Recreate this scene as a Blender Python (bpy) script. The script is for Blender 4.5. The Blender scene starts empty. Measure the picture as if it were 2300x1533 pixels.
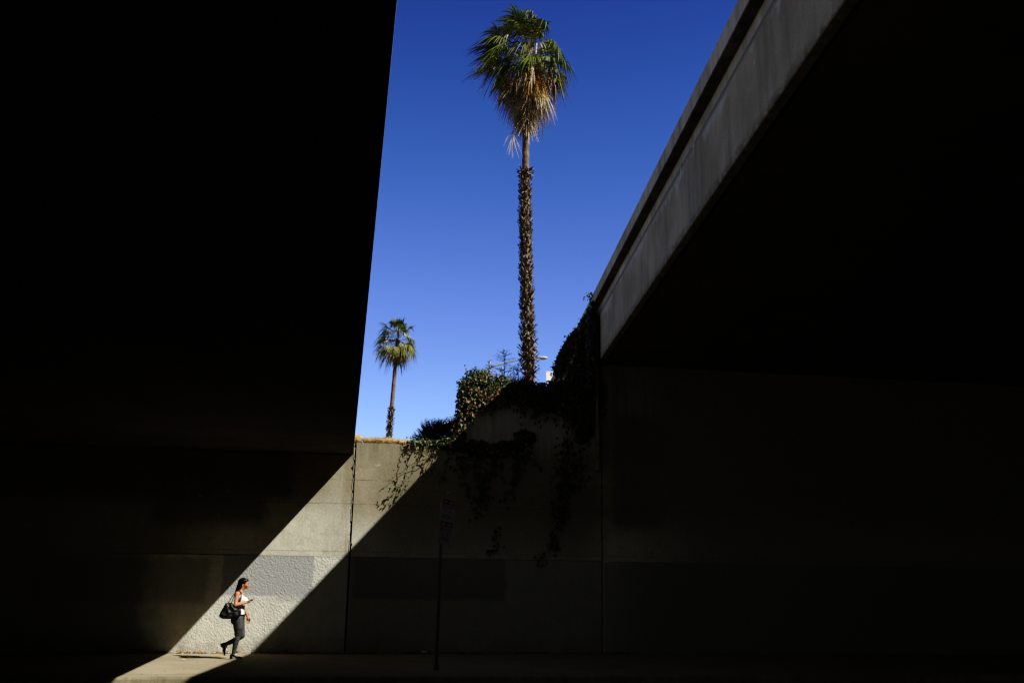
import bpy, bmesh, math, random
import numpy as np
from mathutils import Vector, Matrix, Euler, noise

sc = bpy.context.scene
COL = sc.collection
R = math.radians
rng = random.Random(11)
V = Vector
PI = math.pi

# ------------------------------------------------------------------ world frame
# X runs along the retaining wall (right), Y into it, Z up.  Wall face Y = 0, sidewalk top Z = 0.
TONE = ((0, 0), (.01, .0025), (.02, .006), (.035, .0125), (.055, .025), (.08, .052), (.12, .105), (.2, .2), (.35, .37), (.55, .60), (.75, .80), (1, 1))
SKEW = R(6.48638521)                       # the right overpass crosses at a slight skew
RD = V((math.sin(SKEW), math.cos(SKEW), 0))    # along the right overpass
RN = V((math.cos(SKEW), -math.sin(SKEW), 0))   # across it
SUN = V((0.838, -0.57, 1.0)).normalized()   # towards the sun

# ------------------------------------------------------------------ tagging helpers
def tag(o, label=None, cat=None, group=None, kind=None):
    if label: o['label'] = label
    if cat: o['category'] = cat
    if group: o['group'] = group
    if kind: o['kind'] = kind
    return o

def empty(name, loc):
    o = bpy.data.objects.new(name, None)
    o.location = loc
    o.empty_display_size = 0.3
    COL.objects.link(o)
    return o

def link(name, me, mat, parent=None, origin=None, smooth=False):
    """mesh given in world coordinates -> object with its origin at `origin`"""
    if isinstance(mat, (list, tuple)):
        for m in mat: me.materials.append(m)
    elif mat: me.materials.append(mat)
    if smooth:
        me.polygons.foreach_set('use_smooth', [True] * len(me.polygons))
    o = bpy.data.objects.new(name, me)
    COL.objects.link(o)
    if parent is not None:
        base = V((0, 0, 0)); p = parent
        while p is not None:
            base += p.location; p = p.parent
        me.transform(Matrix.Translation(-base))
        o.parent = parent
    elif origin is not None:
        me.transform(Matrix.Translation(-V(origin)))
        o.location = origin
    me.update()
    return o

def from_bm(bm, name):
    me = bpy.data.meshes.new(name)
    bmesh.ops.recalc_face_normals(bm, faces=bm.faces)
    bm.to_mesh(me); bm.free()
    return me

def from_lists(name, vs, fs, cols=None):
    """cols: one rgb per face"""
    me = bpy.data.meshes.new(name)
    me.from_pydata(vs, [], fs)
    if cols is not None:
        at = me.color_attributes.new('Col', 'FLOAT_COLOR', 'CORNER')
        buf = []
        for f, c in zip(fs, cols):
            buf.extend((c[0], c[1], c[2], 1.0) * len(f))
        at.data.foreach_set('color', buf)
    me.update()
    return me

def box(bm, x0, x1, y0, y1, z0, z1):
    v = [bm.verts.new(p) for p in [(x0,y0,z0),(x1,y0,z0),(x1,y1,z0),(x0,y1,z0),(x0,y0,z1),(x1,y0,z1),(x1,y1,z1),(x0,y1,z1)]]
    for f in [(0,3,2,1),(4,5,6,7),(0,1,5,4),(1,2,6,5),(2,3,7,6),(3,0,4,7)]:
        bm.faces.new([v[i] for i in f])

def sweep_profile(bm, prof, dirv, across, t0, t1, n=1):
    """extrude a closed (q,z) profile along dirv"""
    rings = []
    for i in range(n + 1):
        t = t0 + (t1 - t0) * i / n
        rings.append([bm.verts.new(dirv * t + across * q + V((0, 0, z))) for q, z in prof])
    m = len(prof)
    for a, b in zip(rings, rings[1:]):
        for i in range(m):
            bm.faces.new([a[i], a[(i+1) % m], b[(i+1) % m], b[i]])
    bm.faces.new(rings[0]); bm.faces.new(rings[-1][::-1])

def frame_of(d):
    d = V(d).normalized()
    a = V((0, 0, 1)) if abs(d.z) < 0.9 else V((1, 0, 0))
    u = d.cross(a).normalized()
    return u, d.cross(u).normalized()

def tube(bm, pts, rad, n=10, caps=True, ell=None):
    """tapered tube along points; rad a list or number"""
    pts = [V(p) for p in pts]
    if not isinstance(rad, (list, tuple)): rad = [rad] * len(pts)
    rings = []
    pu = None
    for i, p in enumerate(pts):
        d = (pts[min(i+1, len(pts)-1)] - pts[max(i-1, 0)]).normalized()
        if pu is None: u, w = frame_of(d)
        else:
            u = (pu - d * pu.dot(d)).normalized(); w = d.cross(u).normalized()
        pu = u
        rings.append([bm.verts.new(p + (u * math.cos(2*PI*k/n) + w * math.sin(2*PI*k/n)) * rad[i]) for k in range(n)])
    for a, b in zip(rings, rings[1:]):
        for k in range(n):
            bm.faces.new([a[k], a[(k+1) % n], b[(k+1) % n], b[k]])
    if caps:
        for r, p, s in ((rings[0], pts[0], 1), (rings[-1], pts[-1], -1)):
            bm.faces.new(r[::-1] if s > 0 else r)
    return rings

def chain(bm, pts, rad, n=12, sub=6):
    """rounded limb: interpolated tube with sphere ends (for a voxel remesh)"""
    P, Q = [], []
    for i in range(len(pts)-1):
        for k in range(sub):
            t = k / sub
            P.append(V(pts[i]).lerp(V(pts[i+1]), t)); Q.append(rad[i] + (rad[i+1]-rad[i]) * t)
    P.append(V(pts[-1])); Q.append(rad[-1])
    tube(bm, P, Q, n)
    ell(bm, pts[0], (rad[0],)*3); ell(bm, pts[-1], (rad[-1],)*3)
    for p, r in zip(pts[1:-1], rad[1:-1]): ell(bm, p, (r,)*3)

def ell(bm, c, r, rot=None, seg=14, ring=9):
    M = Matrix.Translation(V(c))
    if rot is not None: M = M @ rot.to_4x4()
    M = M @ Matrix.Diagonal((r[0], r[1], r[2], 1))
    bmesh.ops.create_uvsphere(bm, u_segments=seg, v_segments=ring, radius=1, matrix=M)

def rings_loft(bm, rings, n=24):
    """rings: (cx,cy,cz,rx,ry) horizontal ellipses"""
    L = []
    for cx, cy, cz, rx, ry in rings:
        L.append([bm.verts.new((cx + rx*math.cos(2*PI*k/n), cy + ry*math.sin(2*PI*k/n), cz)) for k in range(n)])
    for a, b in zip(L, L[1:]):
        for k in range(n): bm.faces.new([a[k], a[(k+1) % n], b[(k+1) % n], b[k]])
    bm.faces.new(L[0][::-1]); bm.faces.new(L[-1])

def remeshed(bm, name, voxel, smooth_it=4):
    """union every closed piece of bm into one continuous skin"""
    me = bpy.data.meshes.new(name + '_src'); bm.to_mesh(me); bm.free()
    o = bpy.data.objects.new(name + '_src', me); COL.objects.link(o)
    m = o.modifiers.new('r', 'REMESH'); m.mode = 'VOXEL'; m.voxel_size = voxel; m.use_smooth_shade = True
    if smooth_it:
        s = o.modifiers.new('s', 'SMOOTH'); s.iterations = smooth_it; s.factor = 0.5
    dg = bpy.context.evaluated_depsgraph_get(); dg.update()
    out = bpy.data.meshes.new_from_object(o.evaluated_get(dg))
    out.name = name
    bpy.data.objects.remove(o); bpy.data.meshes.remove(me)
    return out

# ------------------------------------------------------------------ material helpers
def new_mat(name):
    m = bpy.data.materials.new(name); m.use_nodes = True
    nt = m.node_tree
    b = nt.nodes['Principled BSDF']
    return m, nt, b

class NB:
    """tiny node-expression builder"""
    def __init__(s, nt): s.nt = nt
    def n(s, t, **k):
        o = s.nt.nodes.new(t)
        for a, b in k.items(): setattr(o, a, b)
        return o
    def put(s, sock, v):
        if isinstance(v, bpy.types.NodeSocket): s.nt.links.new(v, sock)
        else: sock.default_value = v
    def m(s, op, a, b=0.0, c=None, clamp=False):
        o = s.n('ShaderNodeMath', operation=op, use_clamp=clamp)
        s.put(o.inputs[0], a); s.put(o.inputs[1], b)
        if c is not None: s.put(o.inputs[2], c)
        return o.outputs[0]
    def pos(s):
        return s.n('ShaderNodeNewGeometry').outputs['Position']
    def xyz(s, v):
        o = s.n('ShaderNodeSeparateXYZ'); s.put(o.inputs[0], v); return o.outputs
    def noise(s, vec, scale, detail=4, rough=0.55, dist=0.0):
        o = s.n('ShaderNodeTexNoise'); s.put(o.inputs['Vector'], vec)
        o.inputs['Scale'].default_value = scale; o.inputs['Detail'].default_value = detail
        o.inputs['Roughness'].default_value = rough; o.inputs['Distortion'].default_value = dist
        return o.outputs['Fac']
    def map(s, vec, scale=(1,1,1), loc=(0,0,0), rot=(0,0,0)):
        o = s.n('ShaderNodeMapping'); s.put(o.inputs['Vector'], vec)
        o.inputs['Scale'].default_value = scale; o.inputs['Location'].default_value = loc
        o.inputs['Rotation'].default_value = rot
        return o.outputs[0]
    def step(s, v, a, b):
        o = s.n('ShaderNodeMapRange', interpolation_type='SMOOTHSTEP', clamp=True)
        s.put(o.inputs[0], v); s.put(o.inputs[1], a); s.put(o.inputs[2], b)
        o.inputs[3].default_value = 0; o.inputs[4].default_value = 1
        return o.outputs[0]
    def rng(s, v, a, b, lo, hi):
        o = s.n('ShaderNodeMapRange', clamp=True)
        s.put(o.inputs[0], v)
        for i, q in enumerate((a, b, lo, hi)): o.inputs[i+1].default_value = q
        return o.outputs[0]
    def mix(s, f, a, b, mode='MIX'):
        o = s.n('ShaderNodeMix', data_type='RGBA', blend_type=mode)
        s.put(o.inputs[0], f)
        for i, q in ((6, a), (7, b)):
            if isinstance(q, (tuple, list)): q = (*q[:3], 1.0)
            s.put(o.inputs[i], q)
        return o.outputs[2]
    def scale(s, col, f):
        """multiply a colour by a scalar socket"""
        o = s.n('ShaderNodeVectorMath', operation='SCALE')
        if isinstance(col, (tuple, list)): col = tuple(col[:3])
        s.put(o.inputs[0], col); s.put(o.inputs['Scale'], f)
        return o.outputs[0]
    def bump(s, h, strength, dist):
        o = s.n('ShaderNodeBump'); s.put(o.inputs['Height'], h)
        o.inputs['Strength'].default_value = strength; o.inputs['Distance'].default_value = dist
        return o.outputs[0]

def concrete(name, base, var=0.25, streak=0.25, bump=0.3, rough=0.9, dark=(0,0,0), scale=1.0):
    m, nt, b = new_mat(name); k = NB(nt)
    p = k.pos()
    n1 = k.noise(p, 0.7*scale, 6, 0.6); n2 = k.noise(p, 6*scale, 5, 0.6)
    n3 = k.noise(k.map(p, (3.5, 3.5, 0.22)), 1.3, 5, 0.65)
    f = k.m('ADD', k.rng(n1, .3, .7, 1-var, 1+var), k.rng(n2, .3, .7, -var*.4, var*.4))
    f = k.m('MULTIPLY', f, k.rng(n3, .35, .7, 1+streak*.3, 1-streak))
    nt.links.new(k.scale(base, f), b.inputs['Base Color'])
    b.inputs['Roughness'].default_value = rough
    b.inputs['Specular IOR Level'].default_value = 0.25
    n4 = k.noise(p, 45, 4, 0.7)
    nt.links.new(k.bump(n4, bump, 0.01), b.inputs['Normal'])
    return m

def plain(name, col, rough=0.6, metal=0.0, spec=0.4, var=0.15, scale=12.0, bump=0.0):
    m, nt, b = new_mat(name); k = NB(nt)
    tc = k.n('ShaderNodeTexCoord').outputs['Object']
    n1 = k.noise(tc, scale, 4, 0.6)
    nt.links.new(k.scale(col, k.rng(n1, .3, .7, 1-var, 1+var)), b.inputs['Base Color'])
    b.inputs['Roughness'].default_value = rough
    b.inputs['Metallic'].default_value = metal
    b.inputs['Specular IOR Level'].default_value = spec
    if bump: nt.links.new(k.bump(n1, bump, 0.01), b.inputs['Normal'])
    return m

def leafy(name, rough=0.5, spec=0.4, trans=0.0, var=0.2):
    m, nt, b = new_mat(name); k = NB(nt)
    a = k.n('ShaderNodeVertexColor'); a.layer_name = 'Col'
    n1 = k.noise(k.pos(), 9.0, 3, 0.6)
    col = k.scale(a.outputs['Color'], k.rng(n1, .3, .7, 1-var, 1+var))
    nt.links.new(col, b.inputs['Base Color'])
    b.inputs['Roughness'].default_value = rough
    b.inputs['Specular IOR Level'].default_value = spec
    if trans > 0:
        t = k.n('ShaderNodeBsdfTranslucent'); nt.links.new(col, t.inputs['Color'])
        mx = k.n('ShaderNodeMixShader'); mx.inputs[0].default_value = trans
        nt.links.new(b.outputs[0], mx.inputs[1]); nt.links.new(t.outputs[0], mx.inputs[2])
        nt.links.new(mx.outputs[0], nt.nodes['Material Output'].inputs[0])
    return m

# ------------------------------------------------------------------ wall materials
ZS = 2.10          # top of the rough stucco band
J1, J2 = .158, 6.06        # expansion joints
def wall_upper_mat():
    m, nt, b = new_mat('painted_board_marked_concrete'); k = NB(nt)
    p = k.pos(); X, Y, Z = k.xyz(p)
    big = k.noise(p, 0.9, 6, 0.6); med = k.noise(p, 3.2, 6, 0.65); fine = k.noise(p, 22, 5, 0.65)
    strk = k.noise(k.map(p, (4.5, 4.5, 0.35)), 1.6, 5, 0.7)
    wob = k.m('MULTIPLY', k.m('SUBTRACT', med, 0.5), 0.25)
    # weathered raw concrete, tan, and pale repaint lower down
    raw = k.mix(k.step(big, .38, .64), (.355, .31, .205), (.45, .40, .28))
    pale = k.mix(k.step(med, .35, .66), (.68, .655, .52), (.76, .735, .61))
    zf = k.step(k.m('ADD', Z, wob), 3.75, 2.75)
    zf2 = k.step(k.m('ADD', Z, k.m('MULTIPLY', wob, 2.0)), 3.3, 2.3)
    right = k.step(X, .10, .20)
    f = k.mix(right, k.scale((1, 1, 1), zf), k.scale((1, 1, 1), zf2))
    col = k.mix(f, raw, pale)
    # a paler vertical strip beside the joint on the left panel, stained run to its right
    st = k.m('MULTIPLY', k.step(X, -.55, -.30), k.step(X, .02, -.16))
    col = k.mix(k.m('MULTIPLY', st, k.rng(strk, .35, .6, .15, .75)), col, (.56, .53, .41))
    dk = k.m('MULTIPLY', k.step(X, -.12, -.02), k.step(X, .14, .05))
    col = k.mix(k.m('MULTIPLY', dk, k.rng(strk, .4, .6, .2, .75)), col, (.36, .31, .19))
    # dark run-off under the coping
    top = k.m('MULTIPLY', k.step(Z, 4.0, 4.68), k.rng(strk, .42, .66, 0, .8))
    col = k.mix(top, col, (.17, .15, .11))
    # shade deepened in the colour on both sides, with some real darker repaint blocks
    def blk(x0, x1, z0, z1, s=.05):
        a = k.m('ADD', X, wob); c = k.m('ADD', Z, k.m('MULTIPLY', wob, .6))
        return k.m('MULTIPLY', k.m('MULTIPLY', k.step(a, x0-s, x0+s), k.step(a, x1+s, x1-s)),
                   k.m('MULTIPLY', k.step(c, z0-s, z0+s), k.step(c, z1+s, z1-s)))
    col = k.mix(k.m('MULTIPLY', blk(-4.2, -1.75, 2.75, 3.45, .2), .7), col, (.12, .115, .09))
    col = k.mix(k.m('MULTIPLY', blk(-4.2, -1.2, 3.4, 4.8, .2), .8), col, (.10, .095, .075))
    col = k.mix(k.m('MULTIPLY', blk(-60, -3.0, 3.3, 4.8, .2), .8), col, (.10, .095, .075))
    col = k.mix(k.m('MULTIPLY', k.step(k.m('ADD', X, k.m('MULTIPLY', wob, 3)), -2.2, -4.0), .65), col, (.14, .135, .105))  # left end darkened overall, shade put into the colour
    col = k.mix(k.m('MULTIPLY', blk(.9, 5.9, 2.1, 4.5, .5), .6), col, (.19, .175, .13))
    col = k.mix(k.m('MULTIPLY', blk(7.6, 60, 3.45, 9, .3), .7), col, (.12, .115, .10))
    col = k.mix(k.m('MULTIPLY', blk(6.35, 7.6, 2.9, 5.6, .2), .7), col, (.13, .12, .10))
    hi = k.m('MULTIPLY', k.step(X, 2.2, 2.8), k.step(k.m('ADD', Z, k.m('MULTIPLY', wob, 2)), 4.4, 4.9))  # paler upper wall: open sky's light put into the colour
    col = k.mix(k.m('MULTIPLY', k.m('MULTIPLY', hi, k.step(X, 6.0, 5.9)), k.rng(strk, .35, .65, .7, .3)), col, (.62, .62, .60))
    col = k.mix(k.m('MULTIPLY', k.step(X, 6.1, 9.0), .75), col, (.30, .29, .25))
    # efflorescence flecks and scrapes
    sc1 = k.noise(k.map(p, (1, 1, 1.7), rot=(0, .5, 0)), 5.5, 8, 0.72, 0.6)
    col = k.mix(k.rng(sc1, .60, .70, 0, .6), col, (.74, .71, .62))
    sc2 = k.noise(k.map(p, (1, 1, .8), loc=(4, 0, 2)), 2.6, 8, .7, .4)
    col = k.mix(k.rng(sc2, .54, .70, 0, .5), col, (.30, .26, .175))
    sp = k.n('ShaderNodeTexVoronoi'); k.put(sp.inputs['Vector'], p); sp.inputs['Scale'].default_value = 9
    spot = k.m('MULTIPLY', k.step(sp.outputs['Distance'], .09, .05), k.step(k.noise(p, 1.7, 3), .52, .6))
    col = k.mix(k.m('MULTIPLY', spot, .7), col, (.13, .11, .08))
    # lift lines of the formwork
    def line(z, w, a):
        zz = k.m('ADD', Z, k.m('MULTIPLY', k.m('SUBTRACT', fine, .5), .035))
        zz = k.m('ADD', zz, k.m('MULTIPLY', wob, .06))
        return k.m('MULTIPLY', k.step(k.m('ABSOLUTE', k.m('SUBTRACT', zz, z)), w, w*.4), k.rng(med, .38, .6, 0, a))
    for z, w, a in ((3.27, .016, .7), (3.82, .014, .8), (2.20, .014, .5)):
        col = k.mix(line(z, w, a), col, (.16, .14, .10))
    col = k.scale(col, k.rng(fine, .25, .75, .78, 1.16))
    nt.links.new(col, b.inputs['Base Color'])
    b.inputs['Roughness'].default_value = .92; b.inputs['Specular IOR Level'].default_value = .2
    h = k.m('ADD', k.m('MULTIPLY', fine, .4), k.m('ADD', k.m('MULTIPLY', med, 1.2), k.m('MULTIPLY', k.noise(p, 90, 3, .7), .25)))
    nt.links.new(k.bump(h, .45, .02), b.inputs['Normal'])
    return m

def stucco_mat():
    m, nt, b = new_mat('painted_dash_stucco'); k = NB(nt)
    p = k.pos(); X, Y, Z = k.xyz(p)
    med = k.noise(p, 3.0, 5, 0.6); fine = k.noise(p, 28, 4, 0.65)
    wob = k.m('MULTIPLY', k.m('SUBTRACT', med, 0.5), 0.22)
    col = k.mix(k.step(med, .35, .65), (.66, .655, .565), (.74, .73, .635))
    def blk(x0, x1, z0, z1, s=.03):
        a = k.m('ADD', X, wob); c = k.m('ADD', Z, k.m('MULTIPLY', wob, .7))
        return k.m('MULTIPLY', k.m('MULTIPLY', k.step(a, x0-s, x0+s), k.step(a, x1+s, x1-s)),
                   k.m('MULTIPLY', k.step(c, z0-s, z0+s), k.step(c, z1+s, z1-s)))
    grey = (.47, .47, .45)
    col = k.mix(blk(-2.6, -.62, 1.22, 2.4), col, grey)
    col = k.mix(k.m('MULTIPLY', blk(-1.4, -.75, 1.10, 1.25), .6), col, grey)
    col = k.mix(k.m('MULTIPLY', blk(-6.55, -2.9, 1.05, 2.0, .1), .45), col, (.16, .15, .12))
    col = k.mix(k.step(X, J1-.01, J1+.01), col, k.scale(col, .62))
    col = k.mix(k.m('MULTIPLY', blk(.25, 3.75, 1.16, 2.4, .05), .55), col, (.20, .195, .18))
    col = k.mix(k.m('MULTIPLY', k.step(k.m('ADD', Z, k.m('MULTIPLY', k.m('SUBTRACT', fine, .5), .04)), 2.055, 2.085), .65), col, (.17, .16, .125))  # thin shadow line at the band's top edge, painted on
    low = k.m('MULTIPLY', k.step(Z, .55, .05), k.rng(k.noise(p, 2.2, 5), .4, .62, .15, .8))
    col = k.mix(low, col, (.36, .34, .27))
    col = k.mix(k.step(X, 5.9, 7.5), col, (.31, .305, .28))  # right-hand stucco darkened to paint in its shade
    col = k.mix(k.m('MULTIPLY', k.step(k.m('ADD', X, k.m('MULTIPLY', wob, 3)), -3.7, -4.5), .7), col, (.17, .165, .13))  # deeper shade painted into the left end of the band
    col = k.scale(col, k.rng(fine, .25, .75, .88, 1.1))
    nt.links.new(col, b.inputs['Base Color'])
    b.inputs['Roughness'].default_value = .9; b.inputs['Specular IOR Level'].default_value = .2
    vo = k.n('ShaderNodeTexVoronoi', feature='SMOOTH_F1'); k.put(vo.inputs['Vector'], k.map(p, (1, 1, .8))); vo.inputs['Scale'].default_value = 30
    h = k.m('ADD', k.m('MULTIPLY', fine, .8), vo.outputs['Distance'])
    nt.links.new(k.bump(h, .4, .010), b.inputs['Normal'])
    return m

M = {}
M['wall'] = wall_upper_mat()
M['stucco'] = stucco_mat()
M['gap'] = plain('joint_filler', (.02, .018, .014), .95)
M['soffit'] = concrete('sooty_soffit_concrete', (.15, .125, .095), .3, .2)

def fascia_mat():
    m, nt, b = new_mat('overpass_concrete'); k = NB(nt)
    p = k.pos(); X, Y, Z = k.xyz(p)
    n1 = k.noise(p, .8, 6, .6); n2 = k.noise(p, 7, 5, .6); fine = k.noise(p, 40, 4, .7)
    strk = k.noise(k.map(p, (1.4, 1.4, .10)), 2.2, 5, .7)
    col = k.mix(k.step(n1, .35, .65), (.42, .365, .26), (.51, .445, .33))
    col = k.mix(k.rng(strk, .45, .68, 0, .5), col, (.24, .225, .185))
    col = k.mix(k.step(Z, 7.91, 7.96), col, (.30, .285, .25))
    # white salt deposit weeping from the cold joint near the top
    w1 = k.noise(k.map(p, (1, 1, .15)), 1.1, 5, .65); w2 = k.noise(p, 6, 6, .65)
    reach = k.m('ADD', 7.91, k.m('MULTIPLY', k.rng(w1, .42, .66, 0, 1), -.30))
    zz = k.m('ADD', Z, k.m('MULTIPLY', k.m('SUBTRACT', w2, .5), .16))
    salt = k.m('MULTIPLY', k.step(zz, k.m('SUBTRACT', reach, .05), k.m('ADD', reach, .12)), k.step(zz, 7.93, 7.87))
    salt = k.m('MULTIPLY', salt, k.step(w1, .42, .50))
    col = k.mix(k.m('MULTIPLY', salt, k.rng(w2, .3, .6, .15, .6)), col, (.62, .62, .60))
    blob = k.m('MULTIPLY', k.step(k.noise(p, 2.3, 3, .5), .66, .70), k.step(Z, 7.3, 7.5))
    col = k.mix(k.m('MULTIPLY', blob, .6), col, (.6, .6, .58))
    col = k.mix(k.m('MULTIPLY', k.step(Z, 6.98, 6.84), k.rng(n2, .4, .6, .1, .8)), col, (.22, .17, .12))
    col = k.scale(col, k.rng(fine, .25, .75, .88, 1.1))
    nt.links.new(col, b.inputs['Base Color'])
    b.inputs['Roughness'].default_value = .9; b.inputs['Specular IOR Level'].default_value = .2
    nt.links.new(k.bump(k.m('ADD', fine, n2), .3, .015), b.inputs['Normal'])
    return m
M['fascia'] = fascia_mat()
M['fascia_pale'] = concrete('overpass_rail_concrete', (.52, .47, .37), .14, .25, .25)
M['dark_overhang'] = concrete('dark_streaked_overhang_concrete', (.13, .12, .095), .35, .7)  # darker, streaked concrete for the parapet's downward faces
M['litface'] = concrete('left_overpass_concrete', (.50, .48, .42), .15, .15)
M['kerb'] = concrete('kerb_concrete', (.36, .31, .20), .3, .5, .4)

def sidewalk_mat():
    m, nt, b = new_mat('worn_sidewalk_concrete'); k = NB(nt)
    p = k.pos(); X, Y, Z = k.xyz(p)
    big = k.noise(p, .8, 5, .6); fine = k.noise(p, 30, 5, .7); med = k.noise(p, 4, 5, .6)
    col = k.mix(k.step(big, .35, .65), (.355, .31, .205), (.42, .37, .26))
    stain = k.noise(k.map(p, (.5, 1.6, 1)), 1.5, 5, .65)
    col = k.mix(k.rng(stain, .52, .7, 0, .45), col, (.30, .25, .16))
    vo = k.n('ShaderNodeTexVoronoi'); k.put(vo.inputs['Vector'], k.map(p, (1, .42, 1))); vo.inputs['Scale'].default_value = 4.6
    vo.inputs['Randomness'].default_value = 1
    gum = k.m('MULTIPLY', k.step(vo.outputs['Distance'], .105, .075), k.step(k.noise(p, 1.1, 2), .36, .43))
    col = k.mix(k.m('MULTIPLY', gum, .85), col, (.09, .075, .055))
    vo2 = k.n('ShaderNodeTexVoronoi'); k.put(vo2.inputs['Vector'], k.map(p, (1, 1, 1), loc=(3.3, 1.2, 0))); vo2.inputs['Scale'].default_value = 3.1
    pale = k.step(vo2.outputs['Distance'], .055, .04)
    col = k.mix(k.m('MULTIPLY', pale, .6), col, (.68, .63, .5))
    def ln(c, at, w):
        return k.step(k.m('ABSOLUTE', k.m('SUBTRACT', c, at)), w, w*.5)
    seam = ln(k.m('ADD', Y, k.m('MULTIPLY', med, .03)), -1.72, .016)
    seam = k.m('MAXIMUM', seam, ln(Y, -4.50, .035))
    xx = k.m('PINGPONG', k.m('ADD', X, 4.65), 1.52)
    seam = k.m('MAXIMUM', seam, k.m('MULTIPLY', k.step(xx, .014, .006), .45))
    col = k.mix(k.m('MULTIPLY', seam, .5), col, (.15, .12, .08))
    col = k.mix(k.m('MULTIPLY', k.step(Y, -.35, -.02), k.rng(med, .4, .6, .2, .8)), col, (.22, .165, .09))
    col = k.scale(col, k.rng(fine, .25, .75, .85, 1.14))
    nt.links.new(col, b.inputs['Base Color'])
    b.inputs['Roughness'].default_value = .9; b.inputs['Specular IOR Level'].default_value = .2
    nt.links.new(k.bump(k.m('ADD', fine, k.m('MULTIPLY', seam, -2.0)), .3, .008), b.inputs['Normal'])
    return m
M['sidewalk'] = sidewalk_mat()
M['asphalt'] = concrete('street_asphalt', (.045, .043, .04), .25, 0, .6)
M['soil'] = concrete('embankment_soil', (.16, .12, .075), .3, 0, .8)

# ------------------------------------------------------------------ setting: ground, street, sidewalk, kerb
def sheet(name, quads, mat):
    vs, fs = [], []
    for q in quads:
        b0 = len(vs); vs += q; fs.append(tuple(range(b0, b0 + len(q))))
    return tag(link(name, from_lists(name, vs, fs), mat), kind='structure')

sheet('ground', [[(-900, -900, -.21), (900, -900, -.21), (900, .42, -.21), (-900, .42, -.21)]], M['soil'])
sheet('street', [[(-220, -20.0, -.15), (220, -20.0, -.15), (220, -5.05, -.15), (-220, -5.05, -.15)]], M['asphalt'])
bm = bmesh.new(); box(bm, -120, 120, -4.83, .02, -.2, 0)
tag(link('sidewalk', from_bm(bm, 'sidewalk'), M['sidewalk']), kind='structure')
bm = bmesh.new(); box(bm, -120, 120, -60, -20.15, -.2, 0)
tag(link('near_pavement', from_bm(bm, 'near_pavement'), M['sidewalk']), kind='structure')
def kerb(name, y_in, y_out):
    s = 1 if y_out > y_in else -1
    prof = [(y_in, -.2), (y_in, .004), (y_out - s*.035, .004), (y_out - s*.012, -.004), (y_out, -.028), (y_out + s*.018, -.2)]
    bm = bmesh.new(); sweep_profile(bm, prof, V((1, 0, 0)), V((0, 1, 0)), -120, 120)
    return tag(link(name, from_bm(bm, name), M['kerb']), kind='structure')
kerb('kerb', -4.832, -5.0); kerb('near_kerb', -20.148, -20.0)

# embankment behind the wall: higher on the right, falling away to the left
def terr_z(x, y):
    t = min(max((x - 2.45 - .32*y) / 1.0, 0), 1); t = t*t*(3-2*t)
    left = 4.45 + 1.2 * min(max(y/14, 0), 1)
    right = 5.75 + 2.3 * min(max(y/11, 0), 1)
    z = left + (right - left) * t
    if y > 14: z += (6.0 - z) * min((y-14)/16, 1)
    return z
vs, fs = [], []
xs = [-900, -200, -60, -20, -8, -3, 0, 1, 1.8, 2.3, 2.5, 2.7, 2.9, 3.1, 3.3, 3.6, 4, 5, 6, 8, 12, 20, 60, 200, 900]
ys = [.40, .8, 1.3, 2, 3, 4.5, 6, 8, 10, 12, 14, 18, 24, 30, 45, 80, 160, 400, 1200]
for y in ys:
    for x in xs: vs.append((x, y, terr_z(x, y) + .05*math.sin(x*3.1+y*1.7)))
for j in range(len(ys)-1):
    for i in range(len(xs)-1):
        a = j*len(xs)+i; fs.append((a, a+1, a+1+len(xs), a+len(xs)))
tag(link('embankment', from_lists('embankment', vs, fs), M['soil'], smooth=True), kind='structure')

# ------------------------------------------------------------------ retaining wall
J1, J2 = .158, 6.06        # expansion joints
FBW = 6.835                # where the right deck bears on the wall
WT = 4.68                  # coping height of the low length
wall = tag(empty('retaining_wall', (1.0, .2, 0)),
           'tall pale concrete retaining wall with rough stucco base and dark vertical joints behind the sidewalk', 'wall')

def vnoise(X, Z, seed):
    """smooth lattice value noise on arrays"""
    rs = np.random.RandomState(seed); tab = rs.rand(512, 512)
    xi = np.floor(X).astype(int); zi = np.floor(Z).astype(int)
    fx = X - xi; fz = Z - zi
    fx = fx*fx*(3-2*fx); fz = fz*fz*(3-2*fz)
    g = lambda a, b: tab[a % 512, b % 512]
    return (g(xi, zi)*(1-fx) + g(xi+1, zi)*fx)*(1-fz) + (g(xi, zi+1)*(1-fx) + g(xi+1, zi+1)*fx)*fz

def grid_mesh(name, x, z, Y):
    nx, nz = len(x), len(z)
    XX, ZZ = np.meshgrid(x, z)
    co = np.stack([XX, Y, ZZ], -1).reshape(-1, 3)
    idx = np.arange(nx*nz).reshape(nz, nx)
    f = np.stack([idx[:-1, :-1], idx[:-1, 1:], idx[1:, 1:], idx[1:, :-1]], -1).reshape(-1, 4)
    me = bpy.data.meshes.new(name)
    me.from_pydata(co.tolist(), [], f.tolist()); me.update()
    return me

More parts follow.
